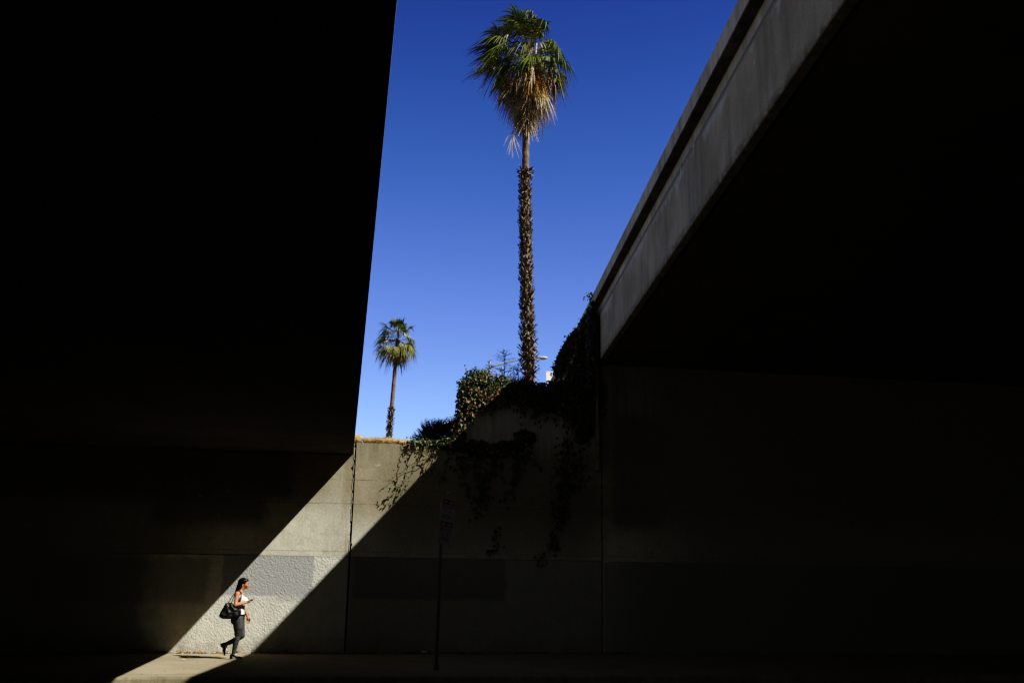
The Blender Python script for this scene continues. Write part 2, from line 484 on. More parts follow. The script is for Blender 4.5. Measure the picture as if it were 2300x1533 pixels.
def wall_panel(poly, y0=0.0, y1=.4):
    bm = bmesh.new()
    a = [bm.verts.new((x, y0, z)) for x, z in poly]; c = [bm.verts.new((x, y1, z)) for x, z in poly]
    n = len(poly)
    bm.faces.new(a); bm.faces.new(c[::-1])
    for i in range(n): bm.faces.new([a[i], c[i], c[(i+1) % n], a[(i+1) % n]])
    bmesh.ops.triangulate(bm, faces=[f for f in bm.faces if len(f.verts) > 4])
    return from_bm(bm, 'panel')
g = .021
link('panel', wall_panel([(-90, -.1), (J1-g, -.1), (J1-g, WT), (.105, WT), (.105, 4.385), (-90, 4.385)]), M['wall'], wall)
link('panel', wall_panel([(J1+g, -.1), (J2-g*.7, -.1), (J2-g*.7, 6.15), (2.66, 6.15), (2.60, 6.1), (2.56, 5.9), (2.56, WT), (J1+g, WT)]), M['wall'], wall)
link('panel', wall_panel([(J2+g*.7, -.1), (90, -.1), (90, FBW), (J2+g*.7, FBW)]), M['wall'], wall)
# filler deep in the joints, with a ragged edge of old sealant
for jx, zt, w in ((J1, WT-.03, .05), (J2, 6.0, .03)):
    bm = bmesh.new()
    box(bm, jx-w, jx+w, .055, .30, -.1, zt)
    link('joint_filler', from_bm(bm, 'joint_filler'), M['gap'], wall)
# spalled arrises along the first joint: dark bites and the pale torn sealant
vs, fs = [], []
z = 2.3
r2 = random.Random(5)
while z < WT - .12:
    h = r2.uniform(.03, .16); w = r2.choice([.012, .02, .03, .035]); s = r2.choice([-1, -1, 1])
    if abs(z - 4.02) < .1: w, s, h = .065, -1, .13
    b0 = len(vs); x0 = J1 + s*g*.6
    vs += [(x0, -.004, z), (x0 + s*w*.7, -.004, z + h*.25), (x0 + s*w, -.004, z + h*.5), (x0 + s*w*.5, -.004, z + h*.8), (x0, -.004, z + h)]
    fs.append(tuple(range(b0, b0+5)) if s > 0 else tuple(range(b0+4, b0-1, -1)))
    z += h + r2.uniform(.0, .12)
link('spalled_edge', from_lists('spalled_edge', vs, fs), M['gap'], wall)
pts = [(J1 - .016 + r2.uniform(-.012, .006), -.006, z) for z in np.arange(2.18, 4.6, .07)]
bm = bmesh.new()
for a in range(0, len(pts)-3, 5):
    if r2.random() < .75: tube(bm, pts[a:a+5], .007, 5)
link('sealant', from_bm(bm, 'sealant'), plain('torn_pale_sealant', (.62, .60, .53), .8), wall)

# rough stucco band: proud of the wall, cut at the joints, really rough where it is seen close
def band(x0, x1, dx, dz, amp, seed):
    x = np.arange(x0, x1 + dx*.5, dx); x[-1] = x1
    z = np.arange(-.05, ZS + dz*.5, dz); z[-1] = ZS
    XX, ZZ = np.meshgrid(x, z)
    f = 1 / .0175
    wx = XX + .02*vnoise(XX*9, ZZ*9, seed+7)
    h = .95*vnoise(wx*f, ZZ*f*.85, seed) + .55*vnoise(wx*f*2.1, ZZ*f*1.9, seed+1) + .25*vnoise(XX*f*.4, ZZ*f*.4, seed+2)
    h = np.power(h/1.75, 1.25)*1.75
    Y = -.005 - amp*h
    one = np.ones_like(XX)
    el_ = one if x0 == -5.0 else np.clip((XX-x0)/.02, 0, 1); er_ = one if x1 == -4.99 else np.clip((x1-XX)/.02, 0, 1)
    edge = np.minimum(el_, er_) * np.clip((ZS-ZZ)/.02, 0, 1)
    Y = np.where(edge < 1, -.004 + (Y+.004)*edge, Y)
    # return the borders to the wall
    Y[-1, :] = .004
    if x0 != -5.0: Y[:, 0] = .004
    if x1 != -4.99: Y[:, -1] = .004
    return grid_mesh('stucco', x, z, Y)
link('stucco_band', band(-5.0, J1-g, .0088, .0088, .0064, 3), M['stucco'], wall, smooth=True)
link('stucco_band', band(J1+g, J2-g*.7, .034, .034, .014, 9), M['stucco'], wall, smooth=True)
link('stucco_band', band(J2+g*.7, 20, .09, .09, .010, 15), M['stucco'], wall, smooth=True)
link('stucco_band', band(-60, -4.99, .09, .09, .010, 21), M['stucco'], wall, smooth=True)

# ------------------------------------------------------------------ overpasses
X3, Y3 = V((1, 0, 0)), V((0, 1, 0))
lo = tag(empty('overpass', (-20, -10, 4.4)), 'low dark concrete overpass filling the left side, sunlight catching its thin right edge', 'overpass')
bm = bmesh.new()
sweep_profile(bm, [(-110, 4.40), (-.02, 4.40), (-.02, 4.415), (.07, 4.415), (.07, 4.40), (.100, 4.40), (.113, 4.414), (.113, 4.42), (-110, 5.2)], Y3, X3, -60, 40)
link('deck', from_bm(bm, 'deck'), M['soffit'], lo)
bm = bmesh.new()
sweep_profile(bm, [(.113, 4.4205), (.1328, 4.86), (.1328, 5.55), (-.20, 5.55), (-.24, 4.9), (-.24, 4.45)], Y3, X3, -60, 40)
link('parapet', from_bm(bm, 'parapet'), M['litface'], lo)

ro = tag(empty('overpass', (25, -10, 7.0)), 'tall skewed concrete overpass on the right with pale fascia, dark groove and parapet', 'overpass')
q0 = 2.5631345
T0, T1 = -60, 60
qf = q0 + 3.342
FB, FT, PT = 6.82, 7.997, 8.207          # fascia bottom, fascia top, parapet bottom
bm = bmesh.new()
# soffit and slab
sweep_profile(bm, [(qf+.150, FB+.06), (qf+.165, FB+.03), (120, FB+.03), (120, FT+.04), (qf+.150, FT+.04)], RD, RN, T0, T1)
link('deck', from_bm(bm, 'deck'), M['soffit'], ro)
bm = bmesh.new()
sweep_profile(bm, [(qf, FB+.012), (qf+.012, FB), (qf+.132, FB), (qf+.145, FB+.03), (qf+.145, FT), (qf, FT)], RD, RN, T0, -.02)
link('fascia', from_bm(bm, 'fascia'), M['fascia'], ro)
bm = bmesh.new()
sweep_profile(bm, [(qf+.018, FT+.002), (qf+.018, PT-.002), (qf+.32, PT-.002), (qf+.32, FT+.002)], RD, RN, T0, T1)
link('deck_edge', from_bm(bm, 'deck_edge'), M['fascia_pale'], ro)
qt = q0 + 3.194
bm = bmesh.new()
sweep_profile(bm, [(qt, PT+.015), (qt+.012, PT), (qf+.32, PT), (qf+.32, PT+.15), (qt+.30, 8.49), (qt, 8.49)], RD, RN, T0, T1)
bm.faces.ensure_lookup_table()
me = from_bm(bm, 'parapet')
me.materials.append(M['fascia_pale']); me.materials.append(M['dark_overhang'])
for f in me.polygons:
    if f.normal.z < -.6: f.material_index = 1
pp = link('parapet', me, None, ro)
# wing wall under the parapet beyond the retaining wall
bm = bmesh.new()
sweep_profile(bm, [(qt+.10, 4.2), (qt+.10, PT-.003), (qt+.16, PT-.003), (qt+.16, 4.2)], RD, RN, .42, T1)
link('wing_wall', from_bm(bm, 'wing_wall'), M['fascia'], ro)
# end block where the fascia lands on the wall
bm = bmesh.new(); box(bm, 5.82, 6.00, -.014, .395, 6.16, PT-.004)
link('end_block', from_bm(bm, 'end_block'), M['fascia_pale'], ro)

# ------------------------------------------------------------------ foliage helpers
class Leaves:
    """collects many small leaf polygons with a colour each"""
    def __init__(s): s.v, s.f, s.c = [], [], []
    def poly(s, pts, col):
        b0 = len(s.v); s.v += [tuple(p) for p in pts]; s.f.append(tuple(range(b0, b0+len(pts)))); s.c.append(col)
    def strip(s, L, Rr, col):
        b0 = len(s.v); n = len(L)
        for a, b in zip(L, Rr): s.v.append(tuple(a)); s.v.append(tuple(b))
        for i in range(n-1):
            q = b0 + 2*i; s.f.append((q, q+1, q+3, q+2)); s.c.append(col)
    def ribbon3(s, A, B, C, col):
        """folded ribbon: left, mid, right rows"""
        b0 = len(s.v); n = len(A)
        for a, b, c in zip(A, B, C): s.v += [tuple(a), tuple(b), tuple(c)]
        for i in range(n-1):
            q = b0 + 3*i
            s.f.append((q, q+1, q+4, q+3)); s.c.append(col)
            s.f.append((q+1, q+2, q+5, q+4)); s.c.append(col)
    def build(s, name, mat, parent=None, origin=None, smooth=False):
        return link(name, from_lists(name, s.v, s.f, s.c), mat, parent, origin, smooth)

IVY = [(0, -.05), (.30, -.22), (.50, .10), (.26, .30), (.30, .62), (0, 1.0), (-.30, .62), (-.26, .30), (-.50, .10), (-.30, -.22)]
def ivy_leaf(L, p, nrm, down, size, col, r):
    """lobed leaf lying near plane `nrm`, tip along `down`"""
    n = V(nrm).normalized(); d = (V(down) - n*V(down).dot(n))
    if d.length < 1e-3: d = frame_of(n)[0]
    d.normalize(); s = n.cross(d)
    q = V(p); fold = r.uniform(-.1, .25)
    b0 = len(L.v)
    for x, y in IVY:
        L.v.append(tuple(q + s*(x*size) + d*(y*size) + n*(abs(x)*fold*size - .12*size*y*y)))
    L.f.append((b0, b0+1, b0+2, b0+3, b0+4, b0+5)); L.c.append(col)
    L.f.append((b0, b0+5, b0+6, b0+7, b0+8, b0+9)); L.c.append(col)

def jitter(r, a): return V((r.gauss(0, a), r.gauss(0, a), r.gauss(0, a)))

def ivy_col(r, brown=0.1):
    t = r.random()
    if t < brown: 
        k = r.uniform(.6, 1.3); return r.choice([(.22*k, .12*k, .055*k), (.17*k, .10*k, .05*k), (.30*k, .20*k, .11*k)])
    k = r.uniform(.55, 1.25)
    return r.choice([(.035*k, .058*k, .018*k), (.045*k, .07*k, .022*k), (.028*k, .046*k, .016*k), (.09*k, .125*k, .035*k)])

def ivy_mass(L, lumps, n, r, brown=.1, size=(.05, .095), out=V((0, -1, .3))):
    """leaves through lumps (cx,cy,cz,rx,ry,rz); most sit near the surface"""
    w = [a[3]*a[5] + a[3]*a[4] for a in lumps]
    for _ in range(n):
        c = r.choices(lumps, w)[0]
        d = jitter(r, 1).normalized(); rad = r.uniform(.55, 1.05) if r.random() < .8 else r.uniform(.95, 1.25)
        wob = 1 + .35*noise.noise(V((d.x*2.3+c[0]*3, d.y*2.3, d.z*2.3+c[2]*3)))
        p = V((c[0] + d.x*c[3]*rad*wob, c[1] + d.y*c[4]*rad*wob, c[2] + d.z*c[5]*rad*wob))
        if p.y > -.01 and p.z < terr_z(p.x, max(p.y, .4)) and p.y > -.012: p.y = -.02 - r.random()*.1
        nn = (V((d.x, d.y, d.z))*.6 + out*.8 + jitter(r, .45))
        ivy_leaf(L, p, nn, V((r.gauss(0, .5), -.2, -1)), r.uniform(*size), ivy_col(r, brown), r)

def ivy_strand(L, stems, p0, dirs, r, leaf=(.05, .09), step=.055, brown=.08, spread=.05, thick=.006, lv=1, dens=.88):
    """trailing stem following a list of way-points, leaves alternating along it"""
    P = [V(p0)]
    for q in dirs: P.append(P[-1] + V(q))
    pts = []
    for a, b in zip(P, P[1:]):
        n = max(2, int((b-a).length/step))
        for i in range(n): pts.append(a.lerp(b, i/n) + V((r.gauss(0, .012), r.gauss(0, .010) , r.gauss(0, .012))))
    pts.append(P[-1])
    for p in pts: p.y = min(p.y, -.022)
    if len(pts) > 2: tube(stems, pts, [thick*(1-.6*i/len(pts)) for i in range(len(pts))], 4, caps=False)
    for i, p in enumerate(pts):
        for _ in range(lv):
            if r.random() < dens:
                o = V((r.gauss(0, spread), -abs(r.gauss(0, spread*.6)) - .012, r.gauss(0, spread)))
                nn = V((r.gauss(0, .4), -1, r.gauss(.45, .35)))
                ivy_leaf(L, p+o, nn, V((r.gauss(-.25, .5), 0, -1)), r.uniform(*leaf), ivy_col(r, brown), r)

M['ivy'] = leafy('ivy_leaf', .42, .35)
M['ivystem'] = plain('ivy_stem', (.16, .115, .075), .85)
M['twig'] = plain('shrub_twig', (.11, .08, .055), .9)

def ivy_plant(label, group='ivy growing over the retaining wall', cat='ivy', name='ivy', loc=(0, 0, 0)):
    return (label, cat, group, loc)

def finish_ivy(root, L, stems):
    """one mesh per plant: stems and leaves together"""
    b0 = len(L.v); stems.verts.index_update()
    for v in stems.verts: L.v.append(tuple(v.co))
    for f in stems.faces:
        L.f.append(tuple(b0 + v.index for v in f.verts)); L.c.append((.16, .115, .075))
    stems.free()
    tag(L.build('ivy', M['ivy'], None, root[3]), root[0], root[1], root[2])

# A: the sunlit mound hanging over the raised corner
r = random.Random(21)
root = ivy_plant('sunlit mound of green and browning ivy spilling over the corner of the raised wall', loc=(3.1, .2, 5.75))
L = Leaves(); st = bmesh.new()
ivy_mass(L, [(2.98, .12, 6.22, .36, .38, .34), (3.35, .12, 6.10, .42, .38, .33), (3.8, .12, 6.05, .42, .38, .27),
             (2.80, .0, 6.0, .26, .28, .38), (3.12, .1, 6.42, .16, .2, .16), (2.66, -.02, 6.12, .14, .2, .16), (3.62, .1, 6.32, .2, .2, .12)], 5200, r, .13, (.03, .066))
ivy_mass(L, [(3.05, -.06, 5.86, .40, .16, .28), (3.40, -.06, 5.86, .36, .16, .24), (2.75, -.06, 5.65, .22, .16, .34)], 1900, r, .5, (.035, .066))
ivy_mass(L, [(2.62, -.03, 5.62, .14, .18, .48), (2.58, -.03, 5.15, .12, .16, .34), (2.6, -.02, 4.85, .14, .15, .2)], 1200, r, .22, (.035, .07))
for _ in range(26):
    x = r.uniform(2.62, 3.5); z = r.uniform(5.7, 6.1)
    ivy_strand(L, st, (x, -.2, z), [(r.gauss(0, .06), 0, -r.uniform(.15, .45))], r, brown=.45, leaf=(.04, .07))
for x in (2.7, 2.85, 3.0, 3.2, 3.35, 3.6, 3.75):
    ivy_strand(L, st, (x, r.uniform(-.1, .2), 6.35), [(r.gauss(0, .05), 0, r.uniform(.08, .24)), (r.gauss(-.03, .05), -.02, r.uniform(-.05, .08))], r, leaf=(.025, .05), spread=.03)
for z in (6.1, 5.8, 5.5, 5.1):
    ivy_strand(L, st, (2.6, -.08, z), [(-r.uniform(.06, .16), -.02, r.uniform(-.08, .08))], r, leaf=(.025, .05), spread=.03)
for a, b in (((2.62, -.2, 5.98), (-.20, -.02, .02)), ((2.5, -.1, 5.35), (-.22, -.02, -.14)), ((2.5, -.1, 5.2), (-.16, 0, -.14)), ((2.9, -.05, 6.5), (.03, 0, .14))):
    ivy_strand(L, st, a, [b], r, leaf=(.04, .065), spread=.03)
finish_ivy(root, L, st)

# B: dark ivy along the coping between the palm and the overpass
r = random.Random(22)
root = ivy_plant('dark ivy along the top of the raised wall at the foot of the big palm', loc=(4.8, .2, 6.1))
L = Leaves(); st = bmesh.new()
ivy_mass(L, [(4.3, .05, 6.12, .40, .32, .18), (4.75, .05, 6.12, .42, .32, .20), (5.25, .05, 6.17, .42, .32, .24), (5.7, .05, 6.2, .36, .3, .30), (4.05, .0, 6.0, .3, .3, .22)], 2600, r, .10)
ivy_mass(L, [(5.75, -.06, 5.75, .36, .16, .42), (5.25, -.06, 5.8, .38, .14, .32), (5.9, -.06, 6.1, .22, .16, .5), (4.75, -.05, 5.85, .3, .12, .2), (4.35, -.05, 5.88, .25, .1, .16), (5.6, -.05, 5.3, .26, .1, .4)], 2300, r, .14)
for _ in range(46):
    x = r.uniform(3.9, 6.1); z = r.uniform(5.75, 6.1)
    ivy_strand(L, st, (x, -.08, z), [(r.gauss(0, .08), 0, -r.uniform(.15, .6))], r, brown=.2)
finish_ivy(root, L, st)

# C: the dense ivy climbing the overpass parapet
r = random.Random(23)
root = ivy_plant('dense dark ivy climbing the side of the right overpass above the wall', 'ivy growing over the retaining wall', loc=(5.9, 1.0, 7.0))
L = Leaves(); st = bmesh.new()
def para(t, q, z): 
    p = RD*t + RN*(qt + q); return V((p.x, p.y, z))
for _ in range(3600):
    t = r.uniform(0, 1)**1.5*5.2
    hi = 8.46 - .12 - .85*min(t/2.4, 1)**.8 + .25*noise.noise(V((t*1.3, 0, 7.7)))
    lo_ = 6.1 + .16*t
    z = lo_ + (hi-lo_)*r.random()
    if z > 8.18: q = r.uniform(-.09, -.015)
    else: q = r.uniform(-.16, .06)
    ivy_leaf(L, para(t, q, z), -RN*.8 + V((0, -.4, .3)) + jitter(r, .4), V((r.gauss(0, .4), 0, -1)), r.uniform(.055, .10), ivy_col(r, .16), r)
ivy_mass(L, [(5.72, .0, 7.6, .24, .22, .5), (5.62, .0, 7.05, .30, .24, .4), (5.55, .0, 6.55, .36, .24, .4), (5.83, -.02, 8.0, .11, .14, .32), (5.80, -.03, 7.4, .07, .08, .5), (5.82, -.03, 6.7, .07, .08, .5), (5.8, .0, 6.4, .26, .22, .5)], 2300, r, .15)
for t, z in ((2.2, 7.95), (2.6, 7.75), (3.0, 7.6), (3.4, 7.42), (3.9, 7.2)):
    p = para(t, -.08, z)
    for _ in range(3):
        ivy_strand(L, st, p, [(-r.uniform(.08, .2), -.03, -r.uniform(.0, .12)), (r.gauss(0, .05), 0, -r.uniform(.1, .35))], r, leaf=(.05, .085), spread=.05)
for t, dz, rx in ((3.2, -.16, .10), (3.9, -.10, .14), (4.6, -.06, .17), (5.4, -.08, .19), (6.3, -.12, .22), (7.2, -.2, .24)):
    p = para(t, -.08, 8.28 + dz)
    ivy_mass(L, [(p.x, p.y, p.z, rx, .22, .24)], 330, r, .15)
# sprig standing proud of the parapet rail
ivy_strand(L, st, para(.25, -.03, 8.24), [(-.06, -.02, .12), (-.06, 0, .16)], r, leaf=(.03, .05), spread=.02)
ivy_strand(L, st, para(.25, -.05, 8.39), [(-.03, 0, .12), (.06, 0, .05)], r, leaf=(.05, .08), spread=.035, lv=2)
ivy_strand(L, st, para(.25, -.05, 8.45), [(-.10, 0, .0), (-.08, 0, -.06)], r, leaf=(.035, .06), spread=.02)
ivy_mass(L, [(5.92, -.05, 8.08, .12, .06, .12)], 110, r, .05)
finish_ivy(root, L, st)

# D: ledge of ivy where the low coping meets the raised wall
r = random.Random(24)
root = ivy_plant('dark swag of ivy hanging across the wall face below the raised corner', loc=(3.0, -.05, 4.7))
L = Leaves(); st = bmesh.new()
ivy_mass(L, [(2.5, -.02, 4.74, .34, .16, .14), (2.95, -.05, 4.68, .36, .14, .15), (3.4, -.05, 4.62, .36, .13, .14), (3.8, -.05, 4.72, .28, .12, .14), (4.15, -.05, 4.95, .25, .1, .16)], 2100, r, .16)
for x, z, n in ((2.7, 4.6, 3), (3.0, 4.55, 4), (3.3, 4.5, 4), (3.6, 4.55, 3), (3.9, 4.6, 4), (4.2, 4.8, 3), (2.45, 4.6, 2)):
    for _ in range(n):
        ivy_strand(L, st, (x + r.gauss(0, .1), -.03, z), [(r.gauss(0, .1), 0, -r.uniform(.2, .5)), (r.gauss(-.04, .1), 0, -r.uniform(.1, .5))], r, brown=.2, spread=.04)
finish_ivy(root, L, st)

# E: hanging clumps on the shaded face, each its own trailing plant
def hanging(label, strands, seed, brown=.18):
    rr = random.Random(seed)
    a = strands[0][0]
    root = ivy_plant(label, 'ivy runners hanging down the shaded wall', loc=(a[0], -.02, a[2]))
    L = Leaves(); st = bmesh.new()
    for p0, dd, lv, sp in strands:
        ivy_strand(L, st, p0, dd, rr, brown=brown, lv=lv, spread=sp)
    finish_ivy(root, L, st)
hanging('leafy ivy clump hanging just right of the parking sign', [((3.05, -.03, 4.1), [(.05, 0, -.3), (.08, 0, -.5)], 3, .10), ((3.15, -.03, 3.75), [(-.05, 0, -.35), (-.15, 0, -.3)], 3, .08),
        ((2.65, -.03, 4.2), [(.1, 0, -.45), (.12, 0, -.3)], 2, .06)], 31)
hanging('longest ivy runner trailing down to the stucco band in the shade', [((5.4, -.03, 5.7), [(-.15, 0, -.9), (-.12, 0, -1.0), (-.15, 0, -.7)], 3, .12), ((5.15, -.03, 4.9), [(-.1, 0, -.9), (-.05, 0, -1.0), (-.2, 0, -.5)], 3, .10),
        ((5.3, -.03, 4.2), [(-.1, 0, -.8), (-.2, 0, -.6)], 2, .09), ((4.9, -.03, 2.6), [(-.15, 0, -.3), (-.2, 0, -.35)], 2, .08), ((5.55, -.03, 5.6), [(.0, 0, -.8), (-.05, 0, -.9)], 3, .1)], 32)
hanging('thin broken ivy runner ending in small tufts left of the longest runner', [((4.0, -.03, 4.5), [(-.05, 0, -.5), (-.1, 0, -.4)], 2, .06), ((3.75, -.03, 3.75), [(.0, 0, -.2), (-.05, 0, -.2)], 1, .05),
        ((3.5, -.03, 2.8), [(-.03, 0, -.25), (.06, 0, -.25)], 2, .06), ((3.38, -.03, 2.32), [(-.08, 0, -.08)], 2, .05)], 33)

# F: the sunlit wind-blown spray hanging over the pale panel
r = random.Random(25)
root = ivy_plant('sunlit spray of ivy hanging over the coping of the pale panel, blown leftward', loc=(1.9, -.05, 4.7))
L = Leaves(); st = bmesh.new()
kw = dict(brown=.05, leaf=(.03, .06), spread=.03, dens=.5)
ivy_strand(L, st, (1.45, -.08, 4.74), [(-.08, -.05, -.12), (-.03, 0, -.30), (-.01, 0, -.30), (.0, 0, -.28), (-.06, 0, -.2)], r, lv=1, thick=.008, **kw)
ivy_strand(L, st, (1.30, -.12, 4.05), [(-.16, 0, -.10), (-.18, 0, -.14)], r, **kw)
ivy_strand(L, st, (1.60, -.08, 4.72), [(.0, -.05, -.2), (-.06, 0, -.35), (-.12, 0, -.30), (-.08, 0, -.24), (-.20, 0, -.14), (-.12, 0, -.10)], r, lv=1, thick=.008, **kw)
ivy_strand(L, st, (1.30, -.14, 3.75), [(-.12, 0, -.07), (-.12, 0, -.09), (-.05, 0, -.05)], r, lv=3, brown=.02, leaf=(.035, .065), spread=.04)
ivy_strand(L, st, (1.85, -.08, 4.72), [(-.05, -.05, -.25), (.10, 0, -.12), (.08, 0, -.2), (-.12, 0, -.25)], r, thick=.014, **kw)
ivy_strand(L, st, (2.1, -.08, 4.72), [(-.12, -.05, -.25), (-.25, 0, -.15), (-.22, 0, -.1), (-.2, 0, -.15)], r, thick=.012, **kw)
ivy_strand(L, st, (2.05, -.06, 4.6), [(-.1, -.03, -.3), (-.1, 0, -.25), (-.12, 0, -.12)], r, lv=2, **kw)
ivy_mass(L, [(1.55, -.03, 4.73, .26, .12, .07), (1.95, -.03, 4.72, .34, .13, .09), (2.25, -.03, 4.70, .25, .12, .1)], 420, r, .15, (.03, .06))
for x in (1.55, 1.8, 2.1, 2.4):
    ivy_strand(L, st, (x, -.03, 4.73), [(r.uniform(-.3, -.1), -.02, .09), (-.12, 0, .02)], r, leaf=(.035, .06), spread=.02)
finish_ivy(root, L, st)

# ------------------------------------------------------------------ shrubs on the bank
M['needle'] = leafy('shrub_foliage', .6, .3)
def conifer_bush(label, base, blobs, n, seed, group='shrubs on the bank above the wall'):
    rr = random.Random(seed)
    root = tag(empty('shrub', base), label, 'shrub', group)
    L = Leaves(); st = bmesh.new()
    b = V(base)
    for i in range(n):
        cx, cy, cz, rx, ry, rz = rr.choice(blobs)
        d = jitter(rr, 1).normalized(); d.z = abs(d.z)*.9 - .1
        e = V((cx + d.x*rx, cy + d.y*ry, cz + d.z*rz)) * 1.0
        s0 = V((cx, cy, cz)).lerp(e, .35)
        tip = e + (d + V((0, 0, .5))).normalized()*rr.uniform(.02, .14)
        tube(st, [s0, e, tip], [.006, .004, .002], 3, caps=False)
        m = 11
        for j in range(m):
            p = s0.lerp(tip, .15 + .85*(j+rr.random())/m)
            dr = (d*.6 + jitter(rr, .6)).normalized(); u, w = frame_of(dr)
            ln = rr.uniform(.022, .05); k = rr.uniform(.5, 1.3)
            c = rr.choice([(.03*k, .042*k, .016*k), (.045*k, .06*k, .02*k), (.06*k, .062*k, .026*k)])
            L.poly([p - u*.006, p + dr*ln*.5 + u*.011, p + dr*ln, p + dr*ln*.5 - u*.011 + w*.004], c)
    tube(st, [b, b + V((.02, 0, .4))], [.05, .03], 7)
    L.build('foliage', M['needle'], root); link('branch', from_bm(st, 'branch'), M['twig'], root)
conifer_bush('dark bushy shrub with spiky twigs behind the low coping, left of the ivy mound', (2.15, .75, 4.5),
             [(2.0, .75, 4.95, .38, .35, .52), (2.3, .75, 4.95, .36, .35, .5), (1.85, .75, 4.8, .34, .3, .34), (2.5, .75, 5.1, .2, .3, .42), (2.15, .75, 4.7, .5, .3, .3), (2.1, .7, 5.05, .34, .3, .34)], 1150, 41)

conifer_bush('low olive scrub between the ivy mound and the big palm trunk', (4.25, 1.6, 6.0),
             [(4.15, 1.6, 6.42, .30, .3, .30), (4.45, 1.6, 6.42, .26, .3, .34), (3.85, 1.6, 6.40, .26, .3, .22)], 420, 43)

def sapling(label, base, h, wid, seed, whorls=16):
    rr = random.Random(seed)
    root = tag(empty('conifer_sapling', base), label, 'sapling', 'conifer saplings behind the ivy mound')
    L = Leaves(); st = bmesh.new(); b = V(base)
    tube(st, [b, b + V((.01, 0, h*.5)), b + V((-.005, 0, h))], [.022, .014, .003], 5)
    for i in range(whorls):
        f = i/whorls; z = h*(.06 + .92*f)
        ln = wid*(1-f)**.75*rr.uniform(.7, 1.15) + .04
        for a in range(6):
            if rr.random() < .22: continue
            an = a*PI/3 + rr.uniform(-.5, .5) + i; z = h*(.06 + .92*f) + rr.gauss(0, .03)
            d = V((math.cos(an), math.sin(an), rr.uniform(.05, .35)))
            p0 = b + V((0, 0, z)); p1 = p0 + d*ln*.6; p2 = p0 + d*ln + V((0, 0, .12*ln))
            tube(st, [p0, p1, p2], [.006, .004, .002], 3, caps=False)
            m = int(7 + ln*26)
            for j in range(m):
                t = (j+.5)/m; q = p0.lerp(p1, t/.6) if t < .6 else p1.lerp(p2, (t-.6)/.4)
                dr = (d*.5 + jitter(rr, .5) + V((0, 0, .25))).normalized(); u, w = frame_of(dr)
                s = rr.uniform(.022, .05); k = rr.uniform(.6, 1.3)
                c = rr.choice([(.045*k, .06*k, .025*k), (.06*k, .075*k, .03*k), (.075*k, .07*k, .035*k)])
                L.poly([q - u*.005, q + dr*s*.5 + u*.009, q + dr*s, q + dr*s*.5 - u*.009], c)
    L.build('foliage', M['needle'], root); link('trunk', from_bm(st, 'trunk'), M['twig'], root)
sapling('tall thin conifer sapling with tiered twigs in front of the lamp arm', (4.03, 2.5, 6.25), 1.45, .85, 51, 17)
sapling('slender conifer tip poking up beside the lamp pole', (3.64, 2.5, 6.25), 1.12, .34, 52, 13)
sapling('bushy conifer sapling tight against the left of the big palm trunk', (4.42, 2.5, 6.25), 1.08, .6, 53, 12)

# ------------------------------------------------------------------ fan palms
M['frond'] = leafy('palm_frond', .48, .35, .25, .15)
M['dead'] = leafy('dead_palm_frond', .75, .25, .12, .25)
M['boot'] = leafy('palm_leaf_base', .85, .2, 0, .35)
def trunk_mat():
    m, nt, b = new_mat('palm_trunk'); k = NB(nt)
    p = k.pos(); X, Y, Z = k.xyz(p)
    fib = k.noise(k.map(p, (16, 16, 1.2)), 2, 5, .7); n = k.noise(p, 5, 5, .6)
    ring = k.noise(k.map(p, (.6, .6, 9)), 1.5, 4, .6)
    col = k.mix(k.step(n, .35, .65), (.20, .145, .11), (.31, .235, .18))
    col = k.mix(k.rng(ring, .45, .6, 0, .6), col, (.11, .08, .06))
    col = k.scale(col, k.rng(fib, .3, .7, .75, 1.2))
    nt.links.new(col, b.inputs['Base Color']); b.inputs['Roughness'].default_value = .9
    nt.links.new(k.bump(k.m('ADD', ring, fib), .5, .03), b.inputs['Normal'])
    return m
M['ptrunk'] = trunk_mat()

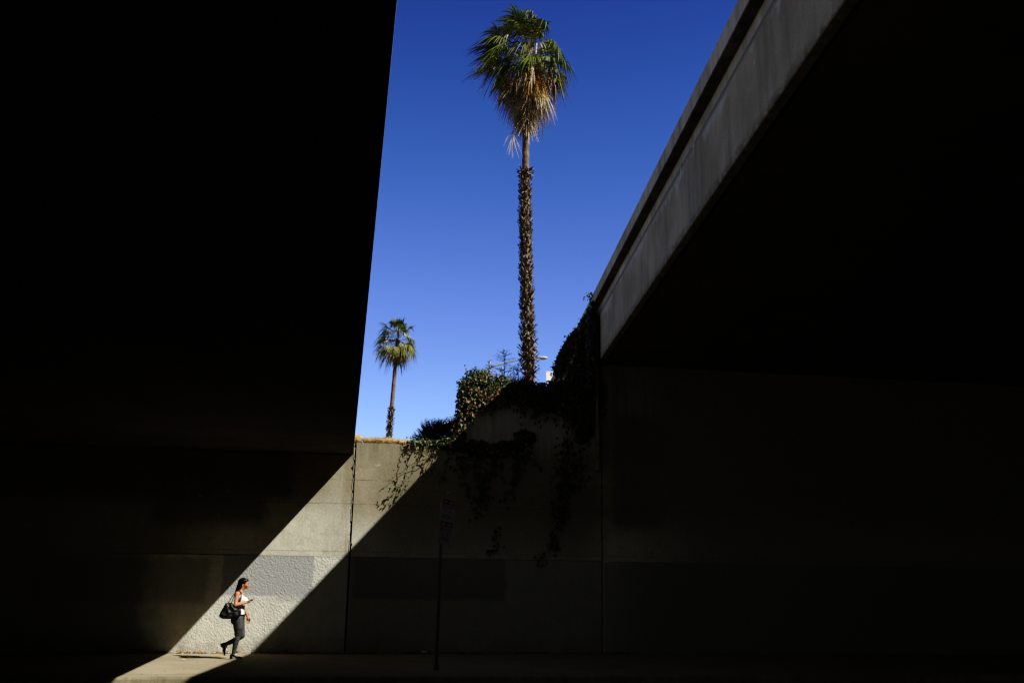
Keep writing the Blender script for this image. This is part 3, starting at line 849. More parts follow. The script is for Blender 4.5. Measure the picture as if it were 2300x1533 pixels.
def frond(L, org, az, el, pet, Rb, r, col, wind=V((0, 0, 0)), droop=.35, phi=105, nseg=26, pw=.022, sag=.18, rag=.0, petcol=None, mess=.05):
    d = V((math.cos(az)*math.cos(el), math.sin(az)*math.cos(el), math.sin(el)))
    P = []
    for i in range(6):
        t = i/5
        P.append(org + d*pet*t - V((0, 0, 1))*sag*pet*t*t*math.cos(el) + wind*pet*.25*t*t)
    t = (P[-1]-P[-2]).normalized()
    s = t.cross(V((0, 0, 1)))
    if s.length < .15: s = V((-math.sin(az), math.cos(az), 0))
    s.normalize()
    roll = r.gauss(0, .35)
    s = (s*math.cos(roll) + t.cross(s)*math.sin(roll)).normalized()
    n = s.cross(t).normalized()
    pc = petcol or (min(col[0]*1.3+.04, .42), min(col[1]*1.05+.03, .36), min(col[2]+.02, .26))
    L.ribbon3([p + s*pw for p in P], [p - n*pw*.8 for p in P], [p - s*pw for p in P], pc)
    hub = P[-1]
    ph = R(phi); dphi = 2*ph/nseg
    for i in range(nseg):
        if rag and r.random() < rag: continue
        a = -ph + dphi*(i+.5) + r.gauss(0, .015 + mess*.4)
        u0 = (t*math.cos(a) + s*math.sin(a)).normalized()
        u0 = (u0 + n*.22*abs(math.sin(a))).normalized()
        sd = n.cross(u0).normalized()
        Ls = Rb*(.72 + .28*math.cos(a))*r.uniform(.88, 1.1)
        jx = jitter(r, mess)
        dr = droop*r.uniform(.75, 1.35)
        A, B, C = [], [], []
        NS = 8
        for k in range(NS+1):
            u = k/NS
            fl = max(0, (u-.30)/.70)
            p = hub + u0*Ls*u - V((0, 0, 1))*dr*Ls*(fl**1.7)*.9 - V((0, 0, 1))*dr*Ls*.10*u*u + (wind + jx)*Ls*(fl**1.4)
            # keep the blade from stretching as it bends
            p = hub + (p-hub)*(1 - .12*fl*dr)
            hw = Ls*u*dphi*.58 if u < .45 else Ls*.45*dphi*.58*max(0, (1-u)/.55)**.8
            hw = max(hw, .0035)
            A.append(p + sd*hw); B.append(p - n*hw*.65); C.append(p - sd*hw)
        k2 = r.uniform(.75, 1.25)
        L.ribbon3(A, B, C, (col[0]*k2, col[1]*k2, col[2]*k2))

def palm(label, base, crown, rad, boots, smooth_r, sc_, seed, skirt, lean=0.0, n_green=46, blow=1.0, bark=1.0, full=0):
    """base/crown points, boots = (z0,z1) of the stretch still wearing its leaf bases"""
    rr = random.Random(seed)
    root = tag(empty('palm_tree', base), label, 'palm tree', 'fan palms against the sky')
    b, c = V(base), V(crown); H = c.z - b.z
    def axis(z):
        t = (z-b.z)/H
        q = b.lerp(c, t); q.x += lean*math.sin(PI*t); return q
    bm = bmesh.new()
    zs = [b.z - .6 + (H+.6)*i/60 for i in range(61)]
    def rad_at(z):
        if z > boots[1]: return smooth_r*(1.0 - .12*(z-boots[1])/(c.z-boots[1]))
        t = (z-b.z)/(boots[1]-b.z)
        return rad[0] + (rad[1]-rad[0])*t + (.06*rad[0]*math.exp(-((z-b.z)/.8)**2))
    tube(bm, [axis(z) for z in zs], [rad_at(z)*(1+.03*math.sin(z*7)) for z in zs], 18)
    link('trunk', from_bm(bm, 'trunk'), M['ptrunk'], root, smooth=True)
    # leaf bases: crossed, curling wedges in spiral rows
    L = Leaves(); bs = sc_*bark
    z = boots[0]; k = 0
    dz = .105*bs
    while z < boots[1]:
        q = axis(z); rz = rad_at(z)
        nb = max(8, int(2*PI*rz/(.135*bs)))
        t = (z-boots[0])/(boots[1]-boots[0])
        wild = (1.0 + 1.5*math.exp(-(t/.20)**2) + .9*math.exp(-((1-t)/.03)**2) + .3*math.sin(t*23)**2) if bark < 1 else 1.0 + .5*math.sin(t*17)**2
        for i in range(nb):
            if t < .05 and rr.random() < .45: continue
            a = 2*PI*(i + .5*(k % 2))/nb + rr.gauss(0, .08)
            o = V((math.cos(a), math.sin(a), 0)); s = V((-math.sin(a), math.cos(a), 0))
            ln = .19*bs*rr.uniform(.7, 1.35)*wild**.75; tilt = rr.uniform(.35, .75)*wild**.5
            sk = rr.gauss(0, .35)*wild**.5
            up = 1 if rr.random() < .9/wild**.5 else -1
            d = (V((0, 0, 1))*up*math.cos(tilt) + o*math.sin(tilt) + s*sk*.5).normalized()
            p = q + o*(rz*.93) + V((0, 0, rr.gauss(0, .02)))
            w = .075*bs*rr.uniform(.8, 1.2)
            kk = rr.uniform(.55, 1.3)
            colr = rr.choice([(.17*kk, .14*kk, .11*kk), (.26*kk, .225*kk, .18*kk), (.11*kk, .085*kk, .065*kk), (.36*kk, .32*kk, .26*kk)])
            e = p + d*ln
            A = [p - s*w, p + d*ln*.55 - s*w*.62 + o*.02*bs, e - s*w*.22 + o*.03]
            B = [p + o*.035*bs, p + d*ln*.55 + o*.055*bs, e + o*.035]
            C = [p + s*w, p + d*ln*.55 + s*w*.62 + o*.02*bs, e + s*w*.25 + V((0, 0, rr.uniform(-.02, .06)*bs))]
            L.ribbon3(A, B, C, colr)
        z += dz; k += 1
    L.build('leaf_bases', M['boot'], root)
    top = axis(c.z)
    wind = V((-.42, 0, -.06))*blow
    # living fan leaves
    L = Leaves()
    for i in range(n_green):
        f = (i+.5)/n_green
        el = R(84 - 122*f**.85 + rr.gauss(0, 11)); az = i*2.39996 + rr.gauss(0, .3)
        kk = rr.uniform(.65, 1.35)
        col = rr.choice([(.18*kk, .205*kk, .06*kk), (.15*kk, .185*kk, .06*kk), (.23*kk, .25*kk, .085*kk)])
        if f > .55: col = rr.choice([(.21*kk, .25*kk, .06*kk), (.17*kk, .22*kk, .055*kk), (.31*kk, .31*kk, .09*kk)])
        if f > .86 and not full: col = rr.choice([(.42*kk, .29*kk, .07*kk), (.22*kk, .20*kk, .05*kk), (.46*kk, .26*kk, .075*kk)])
        o = top + V((0, 0, .30 - .85*f))*sc_
        wk = rr.uniform(.5, 1.5) if el > -.2 else .4
        frond(L, o, az, el, (1.24 - .42*abs(f-.40))*sc_*rr.uniform(.72, 1.22)*(1-.08*full), (.98 - .08*f)*sc_*(1-.08*full)*rr.uniform(.82, 1.15), rr, col, wind=wind*wk,
              droop=rr.uniform(.3, .85) + .35*f, pw=.026*sc_, nseg=22, phi=rr.choice([70, 85, 100, 115]), rag=rr.choice([0, 0, .12]), mess=rr.choice([.04, .07, .12]), sag=.12)
    L.build('crown', M['frond'], root)
    # dry leaves: some still held out among the green, the rest packed down the trunk as a shaggy skirt
    L = Leaves()
    def dcol():
        kk = rr.uniform(.55, 1.3); return rr.choice([(.70*kk, .63*kk, .52*kk), (.58*kk, .50*kk, .39*kk), (.42*kk, .35*kk, .26*kk), (.76*kk, .71*kk, .62*kk)])
    for i in range(skirt[2]):
        az = rr.uniform(0, 2*PI)
        frond(L, top + V((0, 0, rr.uniform(-.6, .3)))*sc_, az, R(rr.uniform(-20, 50)), rr.uniform(.7, 1.25)*sc_, .8*sc_, rr, dcol(), wind=wind*.6, droop=rr.uniform(.9, 1.6), phi=60, nseg=13, pw=.018*sc_, rag=.4, sag=.5)
    for i in range(skirt[0]):
        f = (i+.5)/skirt[0]
        az = i*2.39996 + rr.gauss(0, .4)
        zo = top.z - (.35 + (skirt[1]-1.0)*f)*sc_
        q = axis(zo); q.z = zo
        el = R(-30 - 50*f**.55 + rr.gauss(0, 10))
        c0 = dcol() if f > .12 else rr.choice([dcol(), dcol(), (.50, .33, .10), (.34, .27, .09)])
        frond(L, q, az, el, (.85 - .72*f**.7)*sc_*rr.uniform(.7, 1.3), rr.uniform(.6, 1.0)*sc_*(1-.25*f), rr, c0, wind=jitter(rr, .10), droop=rr.uniform(.2, .9),
              phi=rr.uniform(25, 60), nseg=14, pw=.02*sc_, rag=.15, sag=.3, mess=.20)
    if L.v: L.build('dead_skirt' if skirt[0] > 20 else 'dead_fronds', M['dead'], root)
    return root, top, axis

bigp, btop, bax = palm('tall fan palm with shaggy bark and a brown skirt of dead leaves', (6.36, 11.0, 8.0), (6.12, 11.0, 21.55),
     (.19, .165), (8.75, 16.72), .135, 1.0, 61, (150, 3.15, 16), lean=-.13, n_green=66, blow=.75, bark=.72)
# one dead leaf dangling beside the trunk
L = Leaves(); rr = random.Random(3)
p0 = V((5.75, 10.75, 18.75)); p1 = V((5.52, 10.7, 18.02))
L.ribbon3([p0 + V((.012, 0, 0)), p0.lerp(p1, .5) + V((.012+.02, 0, 0)), p1 + V((.012, 0, 0))], [p0, p0.lerp(p1, .5) + V((.02, -.01, 0)), p1], [p0 - V((.012, 0, 0)), p0.lerp(p1, .5) + V((.01, 0, 0)), p1 - V((.012, 0, 0))], (.3, .24, .17))
frond(L, p1 + V((.02, 0, .15)), -PI/2, R(-84), .1, .85, rr, (.62, .56, .46), droop=.2, phi=20, nseg=12, mess=.08)
frond(L, p1 + V((.0, 0, .05)), PI*.95, R(-35), .08, .38, rr, (.55, .49, .38), droop=.6, phi=20, nseg=5)
L.build('hanging_dead_leaf', M['dead'], bigp)

palm('smaller distant fan palm with a slim smooth trunk rising above the low pale wall', (2.68, 50.0, 6.0), (3.28, 50.0, 19.15),
     (.15, .14), (6.2, 13.7), .16, 1.0, 67, (14, 1.6, 9), lean=.02, n_green=54, blow=.3, bark=1.0, full=1)

# ------------------------------------------------------------------ street lamp beyond the wall
M['galv'] = plain('galvanised_steel', (.50, .50, .49), .45, .6, var=.12)
M['lampbody'] = plain('grey_lamp_housing', (.62, .62, .60), .4, .1)
M['lens'] = plain('lamp_lens', (.55, .56, .55), .15, 0, .6)
lamp = tag(empty('street_lamp', (9.05, 40, 6.0)), 'grey street lamp with a long rising arm and cobra-shaped head behind the big palm', 'street lamp')
bm = bmesh.new(); tube(bm, [(9.05, 40, 6.0), (9.05, 40, 11), (9.04, 40, 15.55)], [.14, .11, .085], 14); ell(bm, (9.04, 40, 15.55), (.09, .09, .06))
link('pole', from_bm(bm, 'pole'), M['galv'], lamp, smooth=True)
bm = bmesh.new()
A = []
for i in range(13):
    t = i/12; A.append((9.08 + 3.05*t, 40, 15.18 + .95*t - .30*max(0, t-.45)**2*1.6))
tube(bm, A, [.055 - .018*i/12 for i in range(13)], 10)
link('arm', from_bm(bm, 'arm'), M['galv'], lamp, smooth=True)
hx, hz = A[-1][0], A[-1][2]
bm = bmesh.new()
prof = [(0, .04, .04), (.10, .06, .06), (.25, .11, .09), (.45, .17, .11), (.70, .19, .12), (.85, .16, .10), (.93, .09, .06)]
rows = []
for x, w, h in prof:
    rows.append([bm.verts.new((hx-.06 + x, 40 + w*math.cos(2*PI*k/14), hz + .02*x + (h if math.sin(2*PI*k/14) > 0 else h*.55)*math.sin(2*PI*k/14))) for k in range(14)])
for a, c in zip(rows, rows[1:]):
    for k in range(14): bm.faces.new([a[k], a[(k+1) % 14], c[(k+1) % 14], c[k]])
bm.faces.new(rows[0]); bm.faces.new(rows[-1])
hd = link('lamp_head', from_bm(bm, 'lamp_head'), M['lampbody'], lamp, smooth=True)
bm = bmesh.new(); ell(bm, (hx + .55, 40, hz - .045), (.22, .14, .085))
link('lens', from_bm(bm, 'lens'), M['lens'], hd, smooth=True)

# ------------------------------------------------------------------ blank marker plate
M['plate'] = plain('weathered_white_plate', (.74, .74, .72), .5, 0, .4, var=.1, scale=5)
M['rust'] = plain('rusty_post', (.14, .10, .08), .8)
sg = tag(empty('marker_sign', (7.06, 11.0, 7.6)), 'small blank white marker plate half hidden in ivy right of the big palm', 'sign')
Mx = Matrix.Translation((7.06, 10.97, 8.70)) @ Euler((0, R(-1), R(14))).to_matrix().to_4x4()
bm = bmesh.new()
bmesh.ops.create_cube(bm, size=1, matrix=Mx @ Matrix.Diagonal((.275, .008, .46, 1)))
pl = link('plate', from_bm(bm, 'plate'), M['plate'], sg)
for dx in (-.105, .105):
    bm = bmesh.new()
    bmesh.ops.create_cone(bm, cap_ends=True, segments=8, radius1=.013, radius2=.013, depth=.02, matrix=Mx @ Matrix.Translation((dx, 0, .19)) @ Matrix.Rotation(R(90), 4, 'X'))
    link('bolt', from_bm(bm, 'bolt'), M['rust'], pl)
bm = bmesh.new(); box(bm, 7.04, 7.08, 10.985, 11.01, 7.5, 8.7)
link('post', from_bm(bm, 'post'), M['rust'], sg)

# ------------------------------------------------------------------ straw wattles on the coping
def straw_mat():
    m, nt, b = new_mat('straw_roll'); k = NB(nt)
    tc = k.n('ShaderNodeTexCoord').outputs['Object']
    n1 = k.noise(k.map(tc, (1, 6, 6)), 14, 5, .75); n2 = k.noise(tc, 5, 4)
    col = k.mix(k.step(n1, .3, .7), (.40, .27, .13), (.78, .62, .38))
    col = k.mix(k.rng(n2, .5, .7, 0, .5), col, (.30, .18, .08))
    nt.links.new(col, b.inputs['Base Color']); b.inputs['Roughness'].default_value = .95
    nt.links.new(k.bump(n1, .9, .03), b.inputs['Normal'])
    return m
M['straw'] = straw_mat()
M['strawbits'] = leafy('loose_straw', .9, .1, 0, .2)
def wattle(label, pts, rad, seed):
    rr = random.Random(seed)
    root = tag(empty('straw_wattle', pts[0]), label, 'straw wattle', 'straw rolls along the coping')
    P, Q = [], []
    n = 40
    for i in range(n+1):
        t = i/n*(len(pts)-1); j = min(int(t), len(pts)-2)
        p = V(pts[j]).lerp(V(pts[j+1]), t-j)
        P.append(p); e = min(i, n-i)/n
        Q.append(rad*(min(1, (e/.04+.12))**.5)*(1+.28*noise.noise(p*3.5)))
    bm = bmesh.new(); tube(bm, P, Q, 16)
    for v in bm.verts: v.co += jitter(rr, .009)
    link('roll', from_bm(bm, 'roll'), M['straw'], root, smooth=True)
    L = Leaves()
    for _ in range(1500):
        i = rr.randrange(1, n); a = rr.uniform(0, 2*PI)
        o = V((0, math.cos(a), math.sin(a))); p = P[i] + o*Q[i]*.98
        d = (V((rr.choice([-1, 1]), 0, 0)) + o*rr.uniform(.0, .7) + jitter(rr, .3)).normalized(); ln = rr.uniform(.03, .09)
        s = d.cross(o).normalized()*.003
        kk = rr.uniform(.6, 1.2)
        L.poly([p - s, p + d*ln - s*.5, p + d*ln + s*.5, p + s], (.62*kk, .46*kk, .26*kk))
    L.build('loose_straw', M['strawbits'], root)
wattle('long tan straw roll lying on the coping of the pale panel', [(.33, .16, 4.76), (.75, .15, 4.765), (1.1, .17, 4.745), (1.55, .22, 4.72)], .078, 71)
wattle('thicker tan straw roll end lying beside the left overpass edge', [(-.75, .20, 4.74), (-.3, .18, 4.77), (.02, .17, 4.78), (.32, .16, 4.775)], .098, 72)
def stone(label, p, r_, col, seed):
    bm = bmesh.new(); bmesh.ops.create_icosphere(bm, subdivisions=3, radius=1)
    for v in bm.verts:
        k = 1 + .35*noise.noise(v.co*1.3 + V((seed, 0, 0))) + .12*noise.noise(v.co*4)
        v.co = V((v.co.x*r_*1.1*k, v.co.y*r_*k, v.co.z*r_*.85*k)) + V(p)
    return tag(link('stone', from_bm(bm, 'stone'), plain('stone', col, .9, bump=.4), None, p), label, 'stone')
stone('pale pinkish stone on the coping between the straw roll and the ivy', (1.20, .08, 4.735), .055, (.42, .27, .20), 3)
stone('small white stone at the joint beside the left overpass edge', (.06, .03, 4.70), .03, (.6, .56, .5), 8)

# ------------------------------------------------------------------ parking sign
M['signwhite'] = plain('sign_white', (.42, .43, .47), .45, 0, .4, var=.06)
M['signred'] = plain('sign_red', (.30, .012, .015), .45, 0, .4, var=.06)
M['signgreen'] = plain('sign_dark_lettering', (.10, .015, .015), .5, 0, .4, var=.05)
M['signpost'] = plain('galvanised_sign_post', (.16, .165, .17), .55, .4)
def text_mesh(body, size):
    cu = bpy.data.curves.new('lettering', 'FONT'); cu.body = body; cu.size = size; cu.align_x = 'CENTER'; cu.align_y = 'CENTER'
    o = bpy.data.objects.new('lettering', cu); COL.objects.link(o)
    dg = bpy.context.evaluated_depsgraph_get(); dg.update()
    me = bpy.data.meshes.new_from_object(o.evaluated_get(dg))
    bpy.data.objects.remove(o); bpy.data.curves.remove(cu)
    me.transform(Matrix.Rotation(R(90), 4, 'X'))
    return me
def rounded_rect(w, h, rad, y, n=5):
    out = []
    for cx, cz, a0 in ((w/2-rad, h/2-rad, 0), (-w/2+rad, h/2-rad, 90), (-w/2+rad, -h/2+rad, 180), (w/2-rad, -h/2+rad, 270)):
        for i in range(n+1):
            a = R(a0 + 90*i/n); out.append((cx + rad*math.cos(a), y, cz + rad*math.sin(a)))
    return out
def flat(polys, mtx):
    vs, fs = [], []
    for p in polys:
        b0 = len(vs); vs += [tuple(mtx @ V(q)) for q in p]; fs.append(tuple(range(b0, b0+len(p)))[::-1])
    return from_lists('flat', vs, fs)
px_, py_ = 1.84, -3.745
ps = tag(empty('parking_sign', (px_, py_, 0)), 'two red-and-white parking signs stacked on a slim steel post in the shade by the kerb', 'parking sign')
bm = bmesh.new(); tube(bm, [(px_, py_, 0), (px_+.005, py_, 1.6), (px_+.012, py_, 3.12)], .027, 12); tube(bm, [(px_, py_, 0), (px_, py_, .10)], [.05, .036], 12)
link('post', from_bm(bm, 'post'), M['signpost'], ps, smooth=True)
def sign_panel(cx, cz, rows):
    mt = Matrix.Translation((cx, py_-.035, cz)) @ Matrix.Rotation(R(22), 4, 'Z') @ Matrix.Rotation(R(9), 4, 'Y')
    W_, H_ = .29, .43
    bm = bmesh.new()
    a = [bm.verts.new(mt @ V(p)) for p in rounded_rect(W_, H_, .03, 0)]; c = [bm.verts.new(mt @ V((p[0], .003, p[2]))) for p in rounded_rect(W_, H_, .03, 0)]
    bm.faces.new(a); bm.faces.new(c[::-1]); n = len(a)
    for i in range(n): bm.faces.new([a[i], c[i], c[(i+1) % n], a[(i+1) % n]])
    pn = link('sign_panel', from_bm(bm, 'sign_panel'), M['signwhite'], ps)
    hd = [(-W_/2+.012, -.0015, H_/2-.10), (W_/2-.012, -.0015, H_/2-.10), (W_/2-.012, -.0015, H_/2-.03), (W_/2-.035, -.0015, H_/2-.010), (-W_/2+.035, -.0015, H_/2-.010), (-W_/2+.012, -.0015, H_/2-.03)]
    red = [hd]
    def bar(x0, x1, z0, z1, y=-.0015): return [(x0, y, z0), (x1, y, z0), (x1, y, z1), (x0, y, z1)]
    q = H_/2 - .115
    for b in ((-.125, -.115, q-.075, q), (-.055, -.045, q-.075, q), (-.115, -.055, q-.010, q), (-.115, -.055, q-.075, q-.065), (-.095, -.085, q-.06, q-.015), (-.085, -.070, q-.03, q-.015)): red.append(bar(*b))
    for i in range(2): red.append(bar(-.03, .125, q-.02-.03*i-.008, q-.02-.03*i+.004))
    link('red_print', flat(red, mt), M['signred'], pn)
    lz = []
    for x in (-.068, .062):
        lz.append([(x + p[0], -.003, H_/2-.058 + p[2]) for p in rounded_rect(.095, .045, .02, 0)])
    link('white_print', flat(lz, mt), M['signwhite'], pn)
    me = text_mesh(rows, .10)
    me.transform(mt @ Matrix.Translation((0, -.0025, -.03)))
    link('lettering', me, M['signgreen'], pn)
    bars = [bar(-.08, .08, -.105, -.093), bar(-.11, .11, -.145, -.133)]
    link('small_print', flat(bars, mt), M['signgreen'], pn)
sign_panel(1.955, 2.945, '7  4')
sign_panel(1.925, 2.515, '3  7')

# ------------------------------------------------------------------ litter
M['paper'] = plain('white_litter', (.75, .75, .74), .7, var=.08)
def scrap(label, p, size, seed, col=None, cat='litter'):
    rr = random.Random(seed); bm = bmesh.new()
    bmesh.ops.create_grid(bm, x_segments=5, y_segments=4, size=1)
    for v in bm.verts:
        k = noise.noise(V((v.co.x*1.7 + seed, v.co.y*1.7, 0)))
        v.co = V((p[0] + v.co.x*size[0], p[1] + v.co.y*size[1], p[2] + size[2]*(.35 + .6*abs(k)) + .003))
    return tag(link('paper_scrap', from_bm(bm, 'paper_scrap'), M['paper'], None, p), label, cat, 'paper litter on the sidewalk')
scrap('white paper scrap on the sunlit sidewalk beneath the shadow of the woman', (-3.01, -1.72, 0), (.03, .04, .022), 1)
scrap('small pale scrap on the sunlit sidewalk nearer the kerb', (-3.72, -2.72, 0), (.05, .06, .02), 2)
scrap('white scrap among the dead leaves behind the lifted shoe', (-2.42, -.10, 0), (.05, .03, .045), 3)
scrap('tiny pale scrap at the wall foot right of the parking sign post', (3.85, -.15, 0), (.04, .03, .03), 5)
# crumpled cup in the shade
cup = tag(empty('paper_cup', (1.90, -.16, 0)), 'crushed white paper cup lying at the wall foot beside the sign post', 'cup')
bm = bmesh.new()
rows = []
for x, rd in ((0, .030), (.05, .036), (.10, .041), (.106, .044)):
    rows.append([bm.verts.new((1.85 + x, -.16 + rd*math.cos(2*PI*k/14), .042 + rd*math.sin(2*PI*k/14)*(.75 if x > .03 else 1))) for k in range(14)])
for a, c in zip(rows, rows[1:]):
    for k in range(14): bm.faces.new([a[k], a[(k+1) % 14], c[(k+1) % 14], c[k]])
bm.faces.new(rows[0])
link('cup', from_bm(bm, 'cup'), M['paper'], cup, smooth=True)
bm = bmesh.new(); tube(bm, [(1.953, -.16 + .044*math.cos(2*PI*k/18), .042 + .034*math.sin(2*PI*k/18)) for k in range(19)], .003, 5)
link('rim', from_bm(bm, 'rim'), M['paper'], cup)
# leaf litter along the wall foot
L = Leaves(); rr = random.Random(90)
for _ in range(1500):
    x = rr.uniform(-5, 7); y = -.02 - abs(rr.gauss(0, .11))
    if rr.random() < .06: y = -rr.uniform(.1, 3.5)
    if noise.noise(V((x*1.3, 0, 0))) < -.15 and rr.random() < .7: continue
    s = rr.uniform(.02, .055); kk = rr.uniform(.6, 1.3)
    c = rr.choice([(.30*kk, .18*kk, .08*kk), (.42*kk, .28*kk, .13*kk), (.20*kk, .12*kk, .06*kk), (.50*kk, .40*kk, .24*kk)])
    if y < -.5: s *= .5
    ivy_leaf(L, V((x, y, rr.uniform(.006, .035 if y > -.3 else .01))), V((0, -.25, 1)) + jitter(rr, .35), jitter(rr, 1), s, c, rr)
M['litter'] = leafy('fallen_leaves', .85, .15)
tag(L.build('leaf_litter', M['litter']), 'dry brown fallen leaves gathered along the foot of the wall', 'leaf litter', kind='stuff')
# a few dry weed stalks against the stucco
L = Leaves(); rr = random.Random(91)
bm = bmesh.new()
for x0, h in ((-1.80, .16), (-1.74, .11), (-1.77, .2), (-1.62, .08)):
    tube(bm, [(x0, -.06, 0), (x0 + rr.gauss(0, .02), -.05, h*.5), (x0 + rr.gauss(0, .05), -.06, h)], [.004, .003, .002], 4)
tag(link('weed', from_bm(bm, 'weed'), plain('dry_weed', (.32, .25, .13), .9), None, (-1.76, -.06, 0)), 'dry weed stalks growing at the wall foot behind the walking woman', 'weed')

# ------------------------------------------------------------------ the walking woman
PX, PY = -2.03, -1.5
PO = V((PX, PY, 0))
person = tag(empty('person', PO), 'woman walking in white tank top and dark jeans, holding a phone before her', 'person')
M['skin'] = plain('skin', (.54, .26, .145), .5, 0, .4, var=.05, scale=6)
M['hair'] = plain('dark_brown_hair', (.018, .012, .010), .32, 0, .5, var=.3, scale=30)
M['tank'] = plain('white_cotton', (.78, .78, .82), .8, 0, .2, var=.05)
M['black'] = plain('black_cloth', (.012, .012, .013), .7)
M['lip'] = plain('lips', (.34, .125, .085), .5)
M['eye'] = plain('dark_eye', (.02, .014, .012), .2)
M['nail'] = plain('nail', (.62, .38, .32), .3)
M['silver'] = plain('silver', (.75, .75, .75), .25, 1.0)
def jeans_mat():
    m, nt, b = new_mat('washed_black_denim'); k = NB(nt)
    p = k.pos()
    n1 = k.noise(p, 6, 4, .6); n2 = k.noise(k.map(p, (1, 1, 1.7)), 13, 3, .55, .6); n3 = k.noise(p, 190, 2, .6)
    col = k.mix(k.step(n1, .35, .65), (.055, .055, .057), (.085, .084, .084))
    col = k.mix(k.rng(n2, .5, .72, 0, .45), col, (.125, .122, .12))
    col = k.scale(col, k.rng(n3, .3, .7, .85, 1.15))
    nt.links.new(col, b.inputs['Base Color']); b.inputs['Roughness'].default_value = .8
    nt.links.new(k.bump(n2, .55, .02), b.inputs['Normal'])
    return m
M['jeans'] = jeans_mat()

def pmesh(me):
    me.transform(Matrix.Translation(PO)); return me

# -- body: one continuous skin
bm = bmesh.new()
torso = [(-.025, 0, .74, .10, .13), (-.025, 0, .80, .118, .150), (-.012, 0, .88, .106, .138), (.000, 0, .97, .085, .112), (.008, 0, 1.05, .088, .118),
         (.015, 0, 1.13, .096, .130), (.008, 0, 1.20, .092, .140), (-.010, 0, 1.265, .078, .140), (-.020, 0, 1.305, .062, .125), (-.012, 0, 1.335, .052, .080), (.004, 0, 1.36, .047, .052)]
rings_loft(bm, torso)
chain(bm, [(-.012, 0, 1.32), (.010, 0, 1.37), (.045, 0, 1.425)], [.054, .049, .050], 14)
for s in (-1, 1): ell(bm, (.078, s*.062, 1.158), (.056, .056, .054))
# head
ell(bm, (.042, 0, 1.508), (.096, .075, .093), seg=20, ring=14)
ell(bm, (.082, 0, 1.468), (.066, .060, .080), seg=20, ring=14)
ell(bm, (.080, 0, 1.422), (.058, .048, .040)); ell(bm, (.120, 0, 1.396), (.022, .024, .019))
ell(bm, (.124, 0, 1.500), (.020, .046, .020))
chain(bm, [(.142, 0, 1.486), (.149, 0, 1.467), (.155, 0, 1.455)], [.008, .010, .0110], 10, 3)
for s in (-1, 1):
    ell(bm, (.148, s*.011, 1.449), (.009, .007, .007)); ell(bm, (.108, s*.040, 1.450), (.026, .022, .028))
    ell(bm, (.028, s*.076, 1.452), (.018, .010, .030), Euler((0, R(-12), 0)).to_matrix())
ell(bm, (.136, 0, 1.423), (.012, .022, .007)); ell(bm, (.133, 0, 1.411), (.012, .020, .007)); ell(bm, (.128, 0, 1.422), (.014, .030, .022))
# near arm bent to the phone, far arm hanging
shN, elN, wrN = V((-.055, -.150, 1.283)), V((-.068, -.232, 1.065)), V((.140, -.158, 1.121))
chain(bm, [V((-.03, -.09, 1.292)), shN, shN.lerp(elN, .5), elN], [.045, .050, .042, .037], 12)
chain(bm, [elN, elN.lerp(wrN, .3), elN.lerp(wrN, .7), wrN], [.037, .040, .031, .0235], 12)
shF, elF, wrF = V((-.025, .150, 1.283)), V((.045, .205, 1.035)), V((.152, .190, .828))
chain(bm, [V((-.02, .09, 1.292)), shF, shF.lerp(elF, .5), elF], [.045, .050, .042, .036], 12)
chain(bm, [elF, elF.lerp(wrF, .35), wrF], [.036, .036, .0235], 12)
# near hand: palm under the phone, fingers wrapped around its far edge, thumb on the near edge
phd = V((.90, .06, .42)).normalized(); phs = V((-.06, 1, 0)).normalized(); phn = phs.cross(phd) * -1
if phn.z < 0: phn = -phn
pc = V((.212, -.128, 1.158))                       # phone centre
chain(bm, [wrN, V((.168, -.148, 1.128)), V((.200, -.135, 1.138))], [.0225, .027, .024], 10)
ell(bm, (.186, -.138, 1.134), (.040, .034, .017), Matrix((phd, phs, phn)).transposed())
for i, (f, ln) in enumerate(((.052, .92), (.032, 1.0), (.012, .95), (-.008, .78))):
    k0 = pc + phd*(f-.02) - phn*.020 + phs*(-.012)
    k1 = pc + phd*(f-.012) - phn*.019 + phs*(.022*ln + .008)
    k2 = pc + phd*(f-.010) - phn*.004 + phs*(.040)
    k3 = pc + phd*(f-.014) + phn*.010 + phs*(.028)
    chain(bm, [k0, k1, k2, k3], [.0095, .0088, .0080, .0068], 8, 3)
chain(bm, [V((.172, -.166, 1.138)), pc + phd*-.025 - phs*.044 + phn*.004, pc + phd*.006 - phs*.042 + phn*.014, pc + phd*.030 - phs*.026 + phn*.015], [.0125, .0105, .0092, .0075], 8, 3)
# far hand hanging relaxed, fingers a little curled
hd_ = (wrF - elF).normalized()
pk = V((.168, .186, .778))
chain(bm, [wrF, wrF.lerp(pk, .5), pk], [.0215, .026, .027], 10)
ell(bm, wrF.lerp(pk, .75), (.030, .014, .038), Euler((0, R(-14), 0)).to_matrix())
for i, (dx, l0) in enumerate(((.030, .92), (.010, 1.0), (-.010, .94), (-.029, .76))):
    a = pk + V((dx, .0, -.012)); b_ = a + V((.006 + dx*.12, -.006, -.034*l0)); c_ = b_ + V((.002, -.010, -.026*l0)); d_ = c_ + V((-.004, -.010, -.019*l0))
    chain(bm, [a, b_, c_, d_], [.0095, .0086, .0078, .0065], 8, 3)
chain(bm, [wrF.lerp(pk, .35) + V((.018, -.008, 0)), pk + V((.040, -.016, .012)), pk + V((.045, -.022, -.018)), pk + V((.040, -.026, -.038))], [.0125, .0105, .0090, .0072], 8, 3)
